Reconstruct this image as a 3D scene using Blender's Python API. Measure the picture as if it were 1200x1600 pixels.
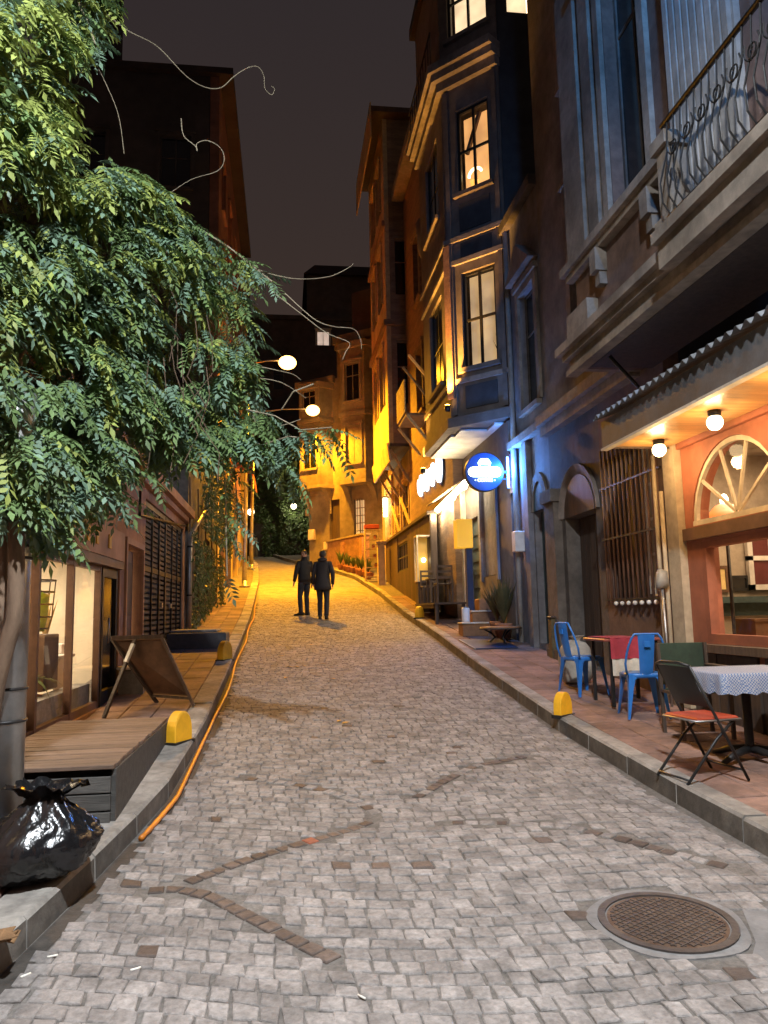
import bpy, bmesh, math, random
from mathutils import Vector, Matrix, noise
R = random.Random(7)
scene = bpy.context.scene
for o in list(bpy.data.objects): bpy.data.objects.remove(o)
COL = scene.collection
rad = math.radians

# ------------------------------------------------------------------ camera, sky, exposure
FPX = 1200.0; YAW = math.atan(.13); PITCH = rad(7.4); ROLL = rad(-1.2)
EYE = Vector((0, 0, 1.6))
FW = Vector((math.sin(YAW)*math.cos(PITCH), math.cos(YAW)*math.cos(PITCH), math.sin(PITCH)))
_r0 = Vector((math.cos(YAW), -math.sin(YAW), 0)); _u0 = _r0.cross(FW)
RT = _r0*math.cos(ROLL)+_u0*math.sin(ROLL); UP = -_r0*math.sin(ROLL)+_u0*math.cos(ROLL)
cd = bpy.data.cameras.new('camera'); cam = bpy.data.objects.new('camera', cd); COL.objects.link(cam)
m = Matrix.Identity(4)
for i in range(3):
    m[i][0] = RT[i]; m[i][1] = UP[i]; m[i][2] = -FW[i]; m[i][3] = EYE[i]
cam.matrix_world = m
cd.sensor_fit = 'VERTICAL'; cd.sensor_height = 24; cd.sensor_width = 18; cd.lens = 24*FPX/1600
cd.clip_start = .05; cd.clip_end = 2000
scene.camera = cam
scene.render.resolution_x = 768; scene.render.resolution_y = 1024
scene.view_settings.view_transform = 'Standard'; scene.view_settings.look = 'None'
scene.view_settings.exposure = 0; scene.view_settings.gamma = 1
w = bpy.data.worlds.new('World'); scene.world = w; w.use_nodes = True
nt = w.node_tree; nt.nodes.clear()
wo = nt.nodes.new('ShaderNodeOutputWorld'); bg = nt.nodes.new('ShaderNodeBackground')
sky = nt.nodes.new('ShaderNodeTexSky'); sky.sky_type = 'NISHITA'; sky.sun_disc = False
sky.sun_elevation = rad(-4); sky.sun_rotation = rad(200)
tc = nt.nodes.new('ShaderNodeTexCoord'); sep = nt.nodes.new('ShaderNodeSeparateXYZ')
rmp = nt.nodes.new('ShaderNodeValToRGB')
rmp.color_ramp.elements[0].position = 0.0; rmp.color_ramp.elements[0].color = (.06, .036, .024, 1)
rmp.color_ramp.elements[1].position = .75; rmp.color_ramp.elements[1].color = (.025, .0205, .023, 1)
add = nt.nodes.new('ShaderNodeMix'); add.data_type = 'RGBA'; add.blend_type = 'ADD'; add.inputs[0].default_value = .03
nt.links.new(tc.outputs['Generated'], sep.inputs[0]); nt.links.new(sep.outputs['Z'], rmp.inputs[0])
nt.links.new(rmp.outputs[0], add.inputs[6]); nt.links.new(sky.outputs[0], add.inputs[7])
nt.links.new(add.outputs[2], bg.inputs[0]); bg.inputs[1].default_value = 1.0
nt.links.new(bg.outputs[0], wo.inputs[0])

def light(name, kind, loc, power, color, size=.1, parent=None, aim=None, spot=None, blend=.5, sx=None, sy=None):
    ld = bpy.data.lights.new(name, kind); ld.energy = power; ld.color = color
    if kind == 'AREA':
        ld.shape = 'RECTANGLE'; ld.size = sx or size; ld.size_y = sy or size
    else: ld.shadow_soft_size = size
    if kind == 'SPOT': ld.spot_size = rad(spot); ld.spot_blend = blend
    o = bpy.data.objects.new(name, ld); COL.objects.link(o)
    M = Matrix.Translation(loc)
    if aim is not None: M = M @ (Vector(aim)-Vector(loc)).to_track_quat('-Z', 'Y').to_matrix().to_4x4()
    o.matrix_world = M
    if parent is not None:
        o.parent = parent; o.matrix_parent_inverse = W[parent].inverted()
    return o

# ------------------------------------------------------------------ helpers
W = {}
GP = [(-60,-.6),(-6,-.1),(0,0),(3,.05),(5.5,.17),(8,.35),(12,.68),(16,1.05),(20,1.45),(24,1.95),(30,2.8),(40,4.2),(48,5.2),(60,6.6),(120,13)]
def interp(t, P):
    if t <= P[0][0]: return P[0][1]
    for (a, b), (c, d) in zip(P, P[1:]):
        if t <= c: return b+(d-b)*(t-a)/(c-a)
    return P[-1][1]
def g(v): return interp(v, GP)
def ray(x, y): return FW+RT*((x-600)/FPX)-UP*((y-800)/FPX)
def onU(x, y, u): r = ray(x, y); return EYE+r*(u/r.x)
def onV(x, y, v): r = ray(x, y); return EYE+r*(v/r.y)
def onZ(x, y, z): r = ray(x, y); return EYE+r*((z-1.6)/r.z)
def onG(x, y, h=0):
    r = ray(x, y); t = .5
    while t < 100:
        p = EYE+r*t
        if p.z < g(p.y)+h: return p
        t += .01
    return p

class B:
    """collects shapes into one mesh"""
    def __init__(s): s.v = []; s.f = []; s.mi = []; s.sm = []; s.cm = 0; s.smooth = False
    def _f(s, idx): s.f.append(tuple(idx)); s.mi.append(s.cm); s.sm.append(s.smooth)
    def poly(s, pts):
        n = len(s.v); s.v += [Vector(p) for p in pts]; s._f(range(n, n+len(pts))); return s
    def hexa(s, p):   # 8 pts: bottom 0-3 ccw, top 4-7
        n = len(s.v); s.v += [Vector(q) for q in p]
        for f in ((3,2,1,0),(4,5,6,7),(0,1,5,4),(1,2,6,5),(2,3,7,6),(3,0,4,7)): s._f([n+i for i in f])
        return s
    def box(s, x0, x1, y0, y1, z0, z1):
        if x1 < x0: x0, x1 = x1, x0
        if y1 < y0: y0, y1 = y1, y0
        if z1 < z0: z0, z1 = z1, z0
        return s.hexa([(x0,y0,z0),(x1,y0,z0),(x1,y1,z0),(x0,y1,z0),(x0,y0,z1),(x1,y0,z1),(x1,y1,z1),(x0,y1,z1)])
    def bevbox(s, x0, x1, y0, y1, z0, z1, b=.01):
        # box with chamfered top/vertical edges (rings)
        rings = []
        for (i, z) in ((b, z0), (0, z0+b), (0, z1-b), (b, z1)):
            rings.append([(x0+i,y0+i,z),(x1-i,y0+i,z),(x1-i,y1-i,z),(x0+i,y1-i,z)])
        return s.loft(rings, True)
    def loft(s, rings, caps=True, closed=True):
        n0 = len(s.v); k = len(rings[0])
        for r in rings: s.v += [Vector(p) for p in r]
        for i in range(len(rings)-1):
            for j in range(k if closed else k-1):
                a = n0+i*k+j; b = n0+i*k+(j+1) % k
                s._f((a, b, b+k, a+k))
        if caps:
            s._f([n0+j for j in reversed(range(k))]); e = n0+(len(rings)-1)*k
            s._f([e+j for j in range(k)])
        return s
    def tube(s, path, r, n=6, caps=True):
        path = [Vector(p) for p in path]; rr = r if isinstance(r, (list, tuple)) else [r]*len(path)
        rings = []; prev = None
        for i, p in enumerate(path):
            t = (path[min(i+1, len(path)-1)]-path[max(i-1, 0)])
            if t.length < 1e-9: t = Vector((0,0,1))
            t.normalize()
            if prev is None:
                a = t.orthogonal().normalized()
            else:
                a = prev-t*prev.dot(t)
                if a.length < 1e-6: a = t.orthogonal()
                a.normalize()
            prev = a; b = t.cross(a)
            rings.append([p+(a*math.cos(2*math.pi*j/n)+b*math.sin(2*math.pi*j/n))*rr[i] for j in range(n)])
        sm = s.smooth; s.smooth = n > 5
        s.loft(rings, caps); s.smooth = sm
        return s
    def bar(s, p, q, w_, h_=None):   # square bar
        p = Vector(p); q = Vector(q); h_ = h_ or w_; t = (q-p).normalized()
        up = Vector((0,0,1)) if abs(t.z) < .95 else Vector((1,0,0))
        a = t.cross(up).normalized()*(w_/2); b = a.cross(t).normalized()*(h_/2)
        s.loft([[p-a-b, p+a-b, p+a+b, p-a+b], [q-a-b, q+a-b, q+a+b, q-a+b]]); return s
    def prism(s, pts, vec):
        vec = Vector(vec); s.loft([[Vector(p) for p in pts], [Vector(p)+vec for p in pts]]); return s
    def lathe(s, c, prof, n=16, caps=True):
        c = Vector(c); sm = s.smooth; s.smooth = True
        s.loft([[c+Vector((r*math.cos(2*math.pi*j/n), r*math.sin(2*math.pi*j/n), z)) for j in range(n)] for r, z in prof], caps)
        s.smooth = sm; return s
    def ball(s, c, r, n=12, sq=(1,1,1)):
        c = Vector(c); sm = s.smooth; s.smooth = True; rings = []
        for i in range(n//2+1):
            a = math.pi*(i/(n//2)); a = min(max(a, .03), math.pi-.03)
            rings.append([c+Vector((r*sq[0]*math.sin(a)*math.cos(2*math.pi*j/n), r*sq[1]*math.sin(a)*math.sin(2*math.pi*j/n), -r*sq[2]*math.cos(a))) for j in range(n)])
        s.loft(rings, True); s.smooth = sm; return s
    def xf(s, M):
        s.v = [M @ v for v in s.v]; return s

def setp(o, label=None, cat=None, group=None, kind=None):
    if label: o['label'] = label
    if cat: o['category'] = cat
    if group: o['group'] = group
    if kind: o['kind'] = kind
    return o
def thing(name, label, cat, loc, rz=0, group=None):
    o = bpy.data.objects.new(name, None); o.empty_display_size = .2; COL.objects.link(o)
    o.location = loc; o.rotation_euler = (0, 0, rz)
    W[o] = Matrix.Translation(loc) @ Matrix.Rotation(rz, 4, 'Z')
    return setp(o, label, cat, group)
def mk(name, b, mat, parent=None, local=None, **kw):
    """one mesh object; b in world coordinates, or in the frame of `local`"""
    M = W[local] if local is not None else Matrix.Identity(4)
    vs = [M @ v for v in b.v]
    if not vs: return None
    lo = Vector([min(v[i] for v in vs) for i in range(3)]); hi = Vector([max(v[i] for v in vs) for i in range(3)])
    c = (lo+hi)/2
    if parent is None: c.z = lo.z
    PM = W[parent] if parent is not None else Matrix.Identity(4)
    rot = PM.to_3x3().to_4x4()
    OW = Matrix.Translation(c) @ rot
    inv = OW.inverted()
    me = bpy.data.meshes.new(name)
    me.from_pydata([tuple(inv @ v) for v in vs], [], b.f)
    mats = mat if isinstance(mat, (list, tuple)) else [mat]
    for q in mats: me.materials.append(q)
    me.polygons.foreach_set('material_index', b.mi)
    me.polygons.foreach_set('use_smooth', b.sm)
    me.update()
    bm = bmesh.new(); bm.from_mesh(me); bmesh.ops.recalc_face_normals(bm, faces=bm.faces); bm.to_mesh(me); bm.free()
    o = bpy.data.objects.new(name, me); COL.objects.link(o); W[o] = OW
    if parent is not None:
        o.parent = parent; L = PM.inverted() @ OW
        o.location = L.translation
    else: o.location = c
    return setp(o, **kw)
def inst(src, M, parent, name=None):
    """a copy of a mesh object that shares its mesh, at world matrix M"""
    o = src.copy(); COL.objects.link(o); o.parent = parent
    L = W[parent].inverted() @ M
    o.matrix_parent_inverse = Matrix.Identity(4); o.matrix_basis = L; W[o] = M
    return o
def copy_tree(src, loc, rz, label=None, group=None):
    r = src.copy(); COL.objects.link(r); r.location = loc; r.rotation_euler = (0, 0, rz)
    if label: r['label'] = label
    if group: r['group'] = group
    def rec(a, b):
        for ch in [c for c in bpy.data.objects if c.parent == a]:
            c = ch.copy(); COL.objects.link(c); c.parent = b; rec(ch, c)
    rec(src, r)
    return r

# ------------------------------------------------------------------ materials
def M(name, col, rough=.8, var=.2, scale=6, bump=.15, col2=None, metal=0, rand=.08, stain=.25, spec=.4, bscale=None, stretch=(1,1,1), coat=0, trans=0):
    m = bpy.data.materials.new(name); m.use_nodes = True; n = m.node_tree.nodes; l = m.node_tree.links
    p = n['Principled BSDF']
    geo = n.new('ShaderNodeNewGeometry'); mp = n.new('ShaderNodeMapping'); mp.inputs['Scale'].default_value = stretch
    l.new(geo.outputs['Position'], mp.inputs[0])
    n1 = n.new('ShaderNodeTexNoise'); n1.inputs['Scale'].default_value = scale; n1.inputs['Detail'].default_value = 8; n1.inputs['Roughness'].default_value = .65
    n2 = n.new('ShaderNodeTexNoise'); n2.inputs['Scale'].default_value = scale*.17; n2.inputs['Detail'].default_value = 5
    l.new(mp.outputs[0], n1.inputs[0]); l.new(mp.outputs[0], n2.inputs[0])
    mix = n.new('ShaderNodeMix'); mix.data_type = 'RGBA'
    c = Vector(col); c2 = Vector(col2) if col2 else c*(1+var)
    c1 = c*(1-var)
    mix.inputs[6].default_value = (*c1, 1); mix.inputs[7].default_value = (*c2, 1)
    mr = n.new('ShaderNodeMapRange'); mr.inputs[1].default_value = .3; mr.inputs[2].default_value = .7
    l.new(n1.outputs[0], mr.inputs[0]); l.new(mr.outputs[0], mix.inputs[0])
    hsv = n.new('ShaderNodeHueSaturation'); l.new(mix.outputs[2], hsv.inputs['Color'])
    mr2 = n.new('ShaderNodeMapRange'); mr2.inputs[1].default_value = .35; mr2.inputs[2].default_value = .65
    mr2.inputs[3].default_value = 1-stain; mr2.inputs[4].default_value = 1+stain*.5
    l.new(n2.outputs[0], mr2.inputs[0])
    oi = n.new('ShaderNodeObjectInfo'); mr3 = n.new('ShaderNodeMapRange'); mr3.inputs[3].default_value = 1-rand; mr3.inputs[4].default_value = 1+rand
    ad = n.new('ShaderNodeMath'); ad.operation = 'ADD'; fc = n.new('ShaderNodeMath'); fc.operation = 'FRACT'
    l.new(oi.outputs['Random'], ad.inputs[0]); l.new(geo.outputs['Random Per Island'], ad.inputs[1]); l.new(ad.outputs[0], fc.inputs[0]); l.new(fc.outputs[0], mr3.inputs[0])
    mul = n.new('ShaderNodeMath'); mul.operation = 'MULTIPLY'; l.new(mr2.outputs[0], mul.inputs[0]); l.new(mr3.outputs[0], mul.inputs[1])
    l.new(mul.outputs[0], hsv.inputs['Value'])
    l.new(hsv.outputs[0], p.inputs['Base Color'])
    p.inputs['Metallic'].default_value = metal
    p.inputs['Specular IOR Level'].default_value = spec
    if coat: p.inputs['Coat Weight'].default_value = coat
    rr = n.new('ShaderNodeMapRange'); rr.inputs[3].default_value = max(rough-.12, .03); rr.inputs[4].default_value = min(rough+.12, 1)
    l.new(n1.outputs[0], rr.inputs[0]); l.new(rr.outputs[0], p.inputs['Roughness'])
    if bump:
        bn = n.new('ShaderNodeBump'); bn.inputs['Strength'].default_value = bump; bn.inputs['Distance'].default_value = .02
        if bscale:
            n3 = n.new('ShaderNodeTexNoise'); n3.inputs['Scale'].default_value = bscale; n3.inputs['Detail'].default_value = 6
            l.new(mp.outputs[0], n3.inputs[0]); l.new(n3.outputs[0], bn.inputs['Height'])
        else: l.new(n1.outputs[0], bn.inputs['Height'])
        l.new(bn.outputs[0], p.inputs['Normal'])
    if trans:
        out = n['Material Output']; tr = n.new('ShaderNodeBsdfTranslucent'); l.new(hsv.outputs[0], tr.inputs[0])
        ms = n.new('ShaderNodeMixShader'); ms.inputs[0].default_value = trans
        l.new(p.outputs[0], ms.inputs[1]); l.new(tr.outputs[0], ms.inputs[2]); l.new(ms.outputs[0], out.inputs[0])
    return m
def EM(name, col, strength, var=0, scale=2, base=(.8,.8,.8)):
    m = bpy.data.materials.new(name); m.use_nodes = True; n = m.node_tree.nodes; l = m.node_tree.links
    p = n['Principled BSDF']; p.inputs['Base Color'].default_value = (*base, 1); p.inputs['Roughness'].default_value = .5
    p.inputs['Emission Strength'].default_value = strength; p.inputs['Emission Color'].default_value = (*col, 1)
    if var:
        geo = n.new('ShaderNodeNewGeometry'); n1 = n.new('ShaderNodeTexNoise'); n1.inputs['Scale'].default_value = scale; n1.inputs['Detail'].default_value = 4
        l.new(geo.outputs['Position'], n1.inputs[0])
        mr = n.new('ShaderNodeMapRange'); mr.inputs[1].default_value = .3; mr.inputs[2].default_value = .7; mr.inputs[3].default_value = strength*(1-var); mr.inputs[4].default_value = strength*(1+var)
        l.new(n1.outputs[0], mr.inputs[0]); l.new(mr.outputs[0], p.inputs['Emission Strength'])
    return m
def GLASS(name, tint=(1,1,1), rough=.03, refl=.12):
    m = bpy.data.materials.new(name); m.use_nodes = True; n = m.node_tree.nodes; l = m.node_tree.links; n.remove(n['Principled BSDF'])
    t = n.new('ShaderNodeBsdfTransparent'); t.inputs[0].default_value = (*tint, 1)
    gl = n.new('ShaderNodeBsdfGlossy'); gl.inputs['Roughness'].default_value = rough
    lw = n.new('ShaderNodeFresnel'); lw.inputs[0].default_value = 1.45; ge = n.new('ShaderNodeNewGeometry')
    sb = n.new('ShaderNodeMath'); sb.operation = 'SUBTRACT'; sb.inputs[0].default_value = 1; l.new(ge.outputs['Backfacing'], sb.inputs[1])
    mm = n.new('ShaderNodeMath'); mm.operation = 'MULTIPLY'; l.new(lw.outputs[0], mm.inputs[0]); l.new(sb.outputs[0], mm.inputs[1])
    mx = n.new('ShaderNodeMixShader'); l.new(mm.outputs[0], mx.inputs[0])
    l.new(t.outputs[0], mx.inputs[1]); l.new(gl.outputs[0], mx.inputs[2]); l.new(mx.outputs[0], n['Material Output'].inputs[0])
    return m

sett_m = M('sett_stone', (.25,.226,.212), .75, .33, 34, .7, rand=.17, stain=.32, spec=.3)
sett_dark = M('sett_brown', (.1,.075,.063), .7, .35, 30, .5, rand=.2)
sett_red = M('sett_red', (.27,.09,.05), .8, .3, 30, .4)
bed_m = M('joint_grit', (.15,.135,.122), .95, .35, 40, .5)
patch_m = M('concrete_patch', (.2,.192,.188), .85, .2, 18, .4)
conc = M('kerb_concrete', (.27,.25,.225), .85, .28, 14, .45, rand=.12, stain=.4)
tile_red = M('pavement_tile', (.22,.135,.105), .8, .25, 14, .35, rand=.2, stain=.35)
ground_m = M('bare_ground', (.1,.09,.08), .95, .3, 3)
salmon = M('salmon_plaster', (.42,.23,.15), .9, .14, 9, .25, stain=.3, bscale=60)
salmon2 = M('sign_panel_paint', (.44,.27,.19), .8, .1, 9, .1)
brownpaint = M('brown_frame_paint', (.16,.085,.055), .55, .2, 12, .15)
darkmetal = M('dark_metal', (.035,.033,.033), .45, .3, 20, .1, metal=.5)
blackmetal = M('black_paint', (.02,.019,.019), .45, .3, 20, .05)
greymetal = M('grey_galvanised', (.38,.37,.36), .38, .15, 12, .1, metal=.75, stain=.3)
pipegrey = M('grey_pipe', (.3,.29,.28), .6, .2, 8, .1)
wood_deck = M('weathered_deck_wood', (.15,.098,.07), .75, .35, 10, .35, rand=.25, stretch=(1,12,12))
wood_dark = M('dark_wood', (.075,.05,.036), .65, .35, 10, .3, rand=.25, stretch=(12,12,1))
wood_grey = M('dark_grey_plank', (.075,.07,.064), .75, .35, 10, .35, rand=.25, stretch=(1,12,12))
wood_soffit = M('varnished_pine', (.5,.27,.09), .32, .25, 7, .12, rand=.12, stretch=(1,10,10), coat=.3)
wood_sign = M('brown_board', (.13,.07,.04), .6, .3, 9, .15)
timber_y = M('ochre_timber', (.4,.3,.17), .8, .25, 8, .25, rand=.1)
bark = M('vine_bark', (.13,.085,.055), .9, .4, 12, .8, stretch=(1,1,.25))
stem_m = M('pale_stem', (.3,.25,.17), .7, .2, 20, .1)
leaf_a = M('leaf_mid_green', (.12,.19,.066), .6, .35, 3, 0, rand=.25, trans=.25, spec=.45)
leaf_b = M('leaf_yellow_green', (.26,.31,.075), .6, .3, 3, 0, rand=.25, trans=.3, spec=.45)
leaf_c = M('leaf_blue_green', (.12,.195,.13), .58, .3, 3, 0, rand=.25, trans=.22, spec=.5)
leaf_d = M('ivy_leaf', (.05,.085,.025), .5, .35, 4, 0, trans=.2)
stone_r = M('grey_stone', (.2,.17,.15), .85, .25, 6, .4, stain=.4)
stone_n = M('blue_grey_plaster', (.2,.19,.2), .85, .25, 6, .35, stain=.4)
stone_dk = M('sooty_stone', (.11,.095,.085), .9, .35, 6, .5, stain=.45)
mould = M('carved_moulding', (.25,.21,.175), .85, .25, 9, .4, stain=.4)
brown_panel = M('brown_panel_wall', (.15,.095,.075), .85, .3, 7, .3)
terracotta = M('terracotta_paint', (.34,.115,.062), .6, .15, 10, .12)
cream = M('cream_paint', (.62,.52,.38), .6, .12, 12, .1)
beige = M('beige_column_paint', (.42,.33,.22), .75, .2, 9, .2)
white = M('white_paint', (.78,.75,.7), .5, .07, 12, .05)
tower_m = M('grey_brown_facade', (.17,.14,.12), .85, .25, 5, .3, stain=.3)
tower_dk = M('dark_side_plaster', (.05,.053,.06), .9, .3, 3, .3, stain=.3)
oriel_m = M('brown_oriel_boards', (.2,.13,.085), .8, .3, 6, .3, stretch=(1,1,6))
ochre = M('ochre_plaster', (.27,.215,.13), .9, .22, 4, .3, stain=.35)
ochre_t = M('ochre_trim', (.32,.25,.15), .85, .2, 6, .3)
far_dk = M('far_dark_plaster', (.09,.075,.065), .9, .3, 2, .2)
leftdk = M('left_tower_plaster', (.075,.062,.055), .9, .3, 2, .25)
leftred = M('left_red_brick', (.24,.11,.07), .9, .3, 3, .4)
brick_m = M('rough_brick', (.3,.16,.09), .9, .3, 14, .5, rand=.25)
yplaster = M('yellow_plaster', (.45,.34,.18), .9, .2, 5, .3)
awn_red = M('red_awning_cloth', (.4,.07,.035), .85, .2, 6, .1)
rooft = M('dark_roof', (.05,.035,.03), .9, .3, 6, .4)
yellow_p = M('yellow_paint', (.75,.38,.015), .55, .12, 10, .1, rand=.03)
yellow_box = EM('yellow_box_glow', (1,.5,.03), .62, .12, 4, (.8,.45,.06))  # box colour with a weak emission added to brighten it
kerb_face = M('grimy_shaded_kerb_face', (.11,.098,.085), .9, .35, 10, .5, stain=.4)  # face darker than the kerb top: grime plus shade put into the colour
hose_m = M('orange_conduit', (.62,.2,.02), .45, .15, 10, .05)
bag_m = M('black_plastic', (.008,.008,.009), .2, .2, 9, 1.0, spec=.7, bscale=11, stretch=(1,1,.45))
blue_ch = M('blue_enamel', (.03,.17,.52), .32, .12, 9, .05, coat=.3)
red_seat = M('red_vinyl', (.4,.055,.025), .5, .15, 9, .05)
green_cv = M('green_canvas', (.035,.055,.035), .9, .2, 20, .1)
cloth_red = M('red_cloth', (.33,.035,.05), .9, .15, 20, .1)
cloth_wh = M('white_lace_cloth', (.6,.55,.46), .9, .12, 40, .2)
sack_m = M('pale_plastic_sack', (.36,.33,.28), .5, .2, 12, .3, trans=.1)
rust = M('rusty_iron', (.11,.05,.03), .6, .4, 14, .4, metal=.4, col2=(.2,.14,.1))
ironring = M('cast_iron', (.09,.075,.068), .55, .3, 20, .3, metal=.4)
skin_m = M('skin', (.42,.23,.16), .55, .1, 20, .02)
coat_b = M('black_jacket', (.013,.012,.013), .75, .2, 20, .15)
coat_g = M('charcoal_coat', (.024,.022,.026), .8, .2, 20, .15)
jean_d = M('dark_jeans', (.02,.022,.03), .85, .2, 30, .15)
hair_d = M('dark_hair', (.014,.01,.008), .6, .3, 60, .4, stretch=(3,3,.5))
hair_g = M('grey_brown_hair', (.05,.042,.036), .6, .3, 60, .4, stretch=(3,3,.5))
shoe_m = M('dark_shoe', (.012,.011,.011), .5, .2, 20, .05)
dkglass = M('dark_window_glass', (.01,.011,.013), .08, .1, 3, .02, spec=.6)
glass = GLASS('clear_glass')
lit_warm = EM('lit_room_amber', (1,.47,.15), .85, .35, 1.6, (.7,.5,.3))
lit_warm2 = EM('lit_room_cream', (1,.62,.28), .5, .4, 2.2, (.7,.6,.4))
lit_top = EM('lit_room_bright', (1,.72,.42), 1.1, .35, 1.5)
lit_far = EM('lit_far_window', (1,.75,.6), .55, .2, 3)
globe_m = EM('globe_glass_lit', (1,.76,.42), 7)
sodium_m = EM('sodium_lamp_lit', (1,.5,.12), 9)
whiteglobe = EM('white_globe_lit', (1,.8,.5), 6)
strip_m = EM('white_led_strip_lit', (1,.85,.55), 26)
signblue = M('dark_blue_sign_face', (.012,.035,.13), .4, .1, 6, 0)
signwhite = EM('sign_white_lit', (.85,.95,1), 7)
signwhite2 = EM('sign_text_lit', (.8,.92,1), 2.2)
signblue_em = EM('sign_blue_edge_lit', (.05,.3,1), 5)
interior_w = M('shop_white_wall', (.72,.66,.55), .9, .08, 4, .05)
interior_st = M('diner_stone_wall', (.5,.42,.33), .9, .2, 7, .3)
green_pl = M('lime_plastic', (.3,.5,.02), .5, .15, 10, .05)
orange_em = EM('orange_shade_lit', (1,.2,.02), 1.2)
bulb_em = EM('bare_bulb_lit', (1,.8,.45), 18)
pot_m = M('terracotta_pot', (.36,.15,.07), .85, .2, 12, .2)
bluepole = M('dark_blue_post', (.02,.035,.09), .5, .2, 12, .05)
teal = M('teal_door_paint', (.05,.085,.09), .6, .25, 12, .1)
copper = M('brown_table_board', (.28,.13,.05), .6, .25, 12, .2)
paper_m = M('yellowed_paper', (.8,.6,.25), .8, .1, 20, .02)
roadfar = M('far_paving', (.22,.2,.18), .85, .35, 22, .5)
butt_m = M('cigarette_paper', (.8,.76,.68), .8, .1, 40, 0)
card_m = M('wet_cardboard', (.2,.11,.05), .8, .35, 12, .4)
glint_m = M('lamp_glint_yellow', (.5,.27,.05), .7, .2, 20, .1)  # yellow standing in for lamp glints on the cobbles
def CHECK():
    m = bpy.data.materials.new('blue_check_cloth'); m.use_nodes = True; n = m.node_tree.nodes; l = m.node_tree.links; p = n['Principled BSDF']
    geo = n.new('ShaderNodeNewGeometry'); ck = n.new('ShaderNodeTexChecker'); ck.inputs['Scale'].default_value = 80
    ck.inputs[1].default_value = (.09,.15,.3,1); ck.inputs[2].default_value = (.4,.4,.42,1)
    l.new(geo.outputs['Position'], ck.inputs[0]); l.new(ck.outputs[0], p.inputs['Base Color']); p.inputs['Roughness'].default_value = .85
    return m
check_m = CHECK()
# ------------------------------------------------------------------ ground, road, kerbs, pavements
KL = [(-8,-3.4),(1.5,-1.75),(3.3,-1.3),(4.4,-1.12),(5.3,-1.0),(6.2,-.89),(8.5,-.83),(20,-.88),(30,-1.0),(38,-1.3),(46,-2.2),(54,-4.5),(60,-7)]
KR = [(-8,2.8),(4.5,2.83),(8,2.8),(12,2.93),(16,3.08),(25,3.1),(31,2.75),(35,1.9),(37.5,.95),(42,.0),(48,-1.0),(54,-2.6),(60,-5)]
def kl(v): return interp(v, KL)
def kr(v): return interp(v, KR)
def slope(v): return (g(v+.05)-g(v-.05))/.1
vs_ = [-60,-20,-6,0,3,5.5,8,12,16,20,24,30,40,48,60,120,200]
b = B()
for a, c in zip(vs_, vs_[1:]):
    b.poly([(-200,a,g(a)-.12),(200,a,g(a)-.12),(200,c,g(c)-.12),(-200,c,g(c)-.12)])
mk('ground', b, ground_m, kind='structure')
b = B(); v = -8.
while v < 58:
    n = v+1
    b.poly([(kl(v)-.1,v,g(v)-.0085),(kr(v)+.1,v,g(v)-.0085),(kr(n)+.1,n,g(n)-.0085),(kl(n)-.1,n,g(n)-.0085)]); v = n
road = mk('road', b, bed_m, kind='structure')
b = B(); v = 24.
while v < 58:
    n = v+.5
    b.poly([(kl(v)+.02,v,g(v)-.004),(kr(v)-.02,v,g(v)-.004),(kr(n)-.02,n,g(n)-.004),(kl(n)+.02,n,g(n)-.004)]); v = n
mk('far_surface', b, roadfar, road)
b = B(); v = 0.
while v < 30:
    n = v+.5
    b.poly([(kl(v)+.005,v,g(v)-.0045),(kl(v)+.105,v,g(v)-.0045),(kl(n)+.105,n,g(n)-.0045),(kl(n)+.005,n,g(n)-.0045)]); v = n
mk('gutter', b, M('gutter_silt', (.055,.047,.04), .8, .4, 16, .5), road)
# setts
MAN = onG(1042, 1440); MAN.z = g(MAN.y)
singles = []; rest = []
def sett(c4, mat_i):
    """c4: four ground corners (u,v) ccw"""
    cx = sum(p[0] for p in c4)/4; cy = sum(p[1] for p in c4)/4
    dz = R.uniform(-.003, .003); tx = R.uniform(-.03, .03); ty = R.uniform(-.03, .03)
    rings = []
    for k, z in ((1.0, -.03), (1.0, -.006), (.93, -.001), (.8, .001)):
        rings.append([(cx+(p[0]-cx)*k, cy+(p[1]-cy)*k, g(cy+(p[1]-cy)*k)+z+dz+tx*(p[0]-cx)+ty*(p[1]-cy)) for p in c4])
    return (cx, cy, rings, mat_i)
dark_lines = [[(230,1392),(275,1388),(330,1400),(400,1437),(470,1473),(530,1502)],
              [(292,1378),(380,1345),(440,1326),(490,1312),(540,1298),(590,1280)],
              [(385,1216),(440,1222),(500,1232),(560,1252),(590,1272)],
              [(705,1285),(790,1285),(880,1290),(940,1303),(1000,1318),(1075,1338),(1150,1357)],
              [(650,1246),(690,1222),(740,1197),(830,1180)]]
dl3 = [[onG(*p) for p in L] for L in dark_lines]
for o in dl3:
    for q in o: q.z = 0
def dline(u, v):
    best = 9
    for L in dl3:
        for a, c in zip(L, L[1:]):
            ab = c-a; t = max(0, min(1, ((u-a.x)*ab.x+(v-a.y)*ab.y)/(ab.length_squared)))
            q = a+ab*t; best = min(best, math.hypot(u-q.x, v-q.y))
    return best
stones = []
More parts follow.
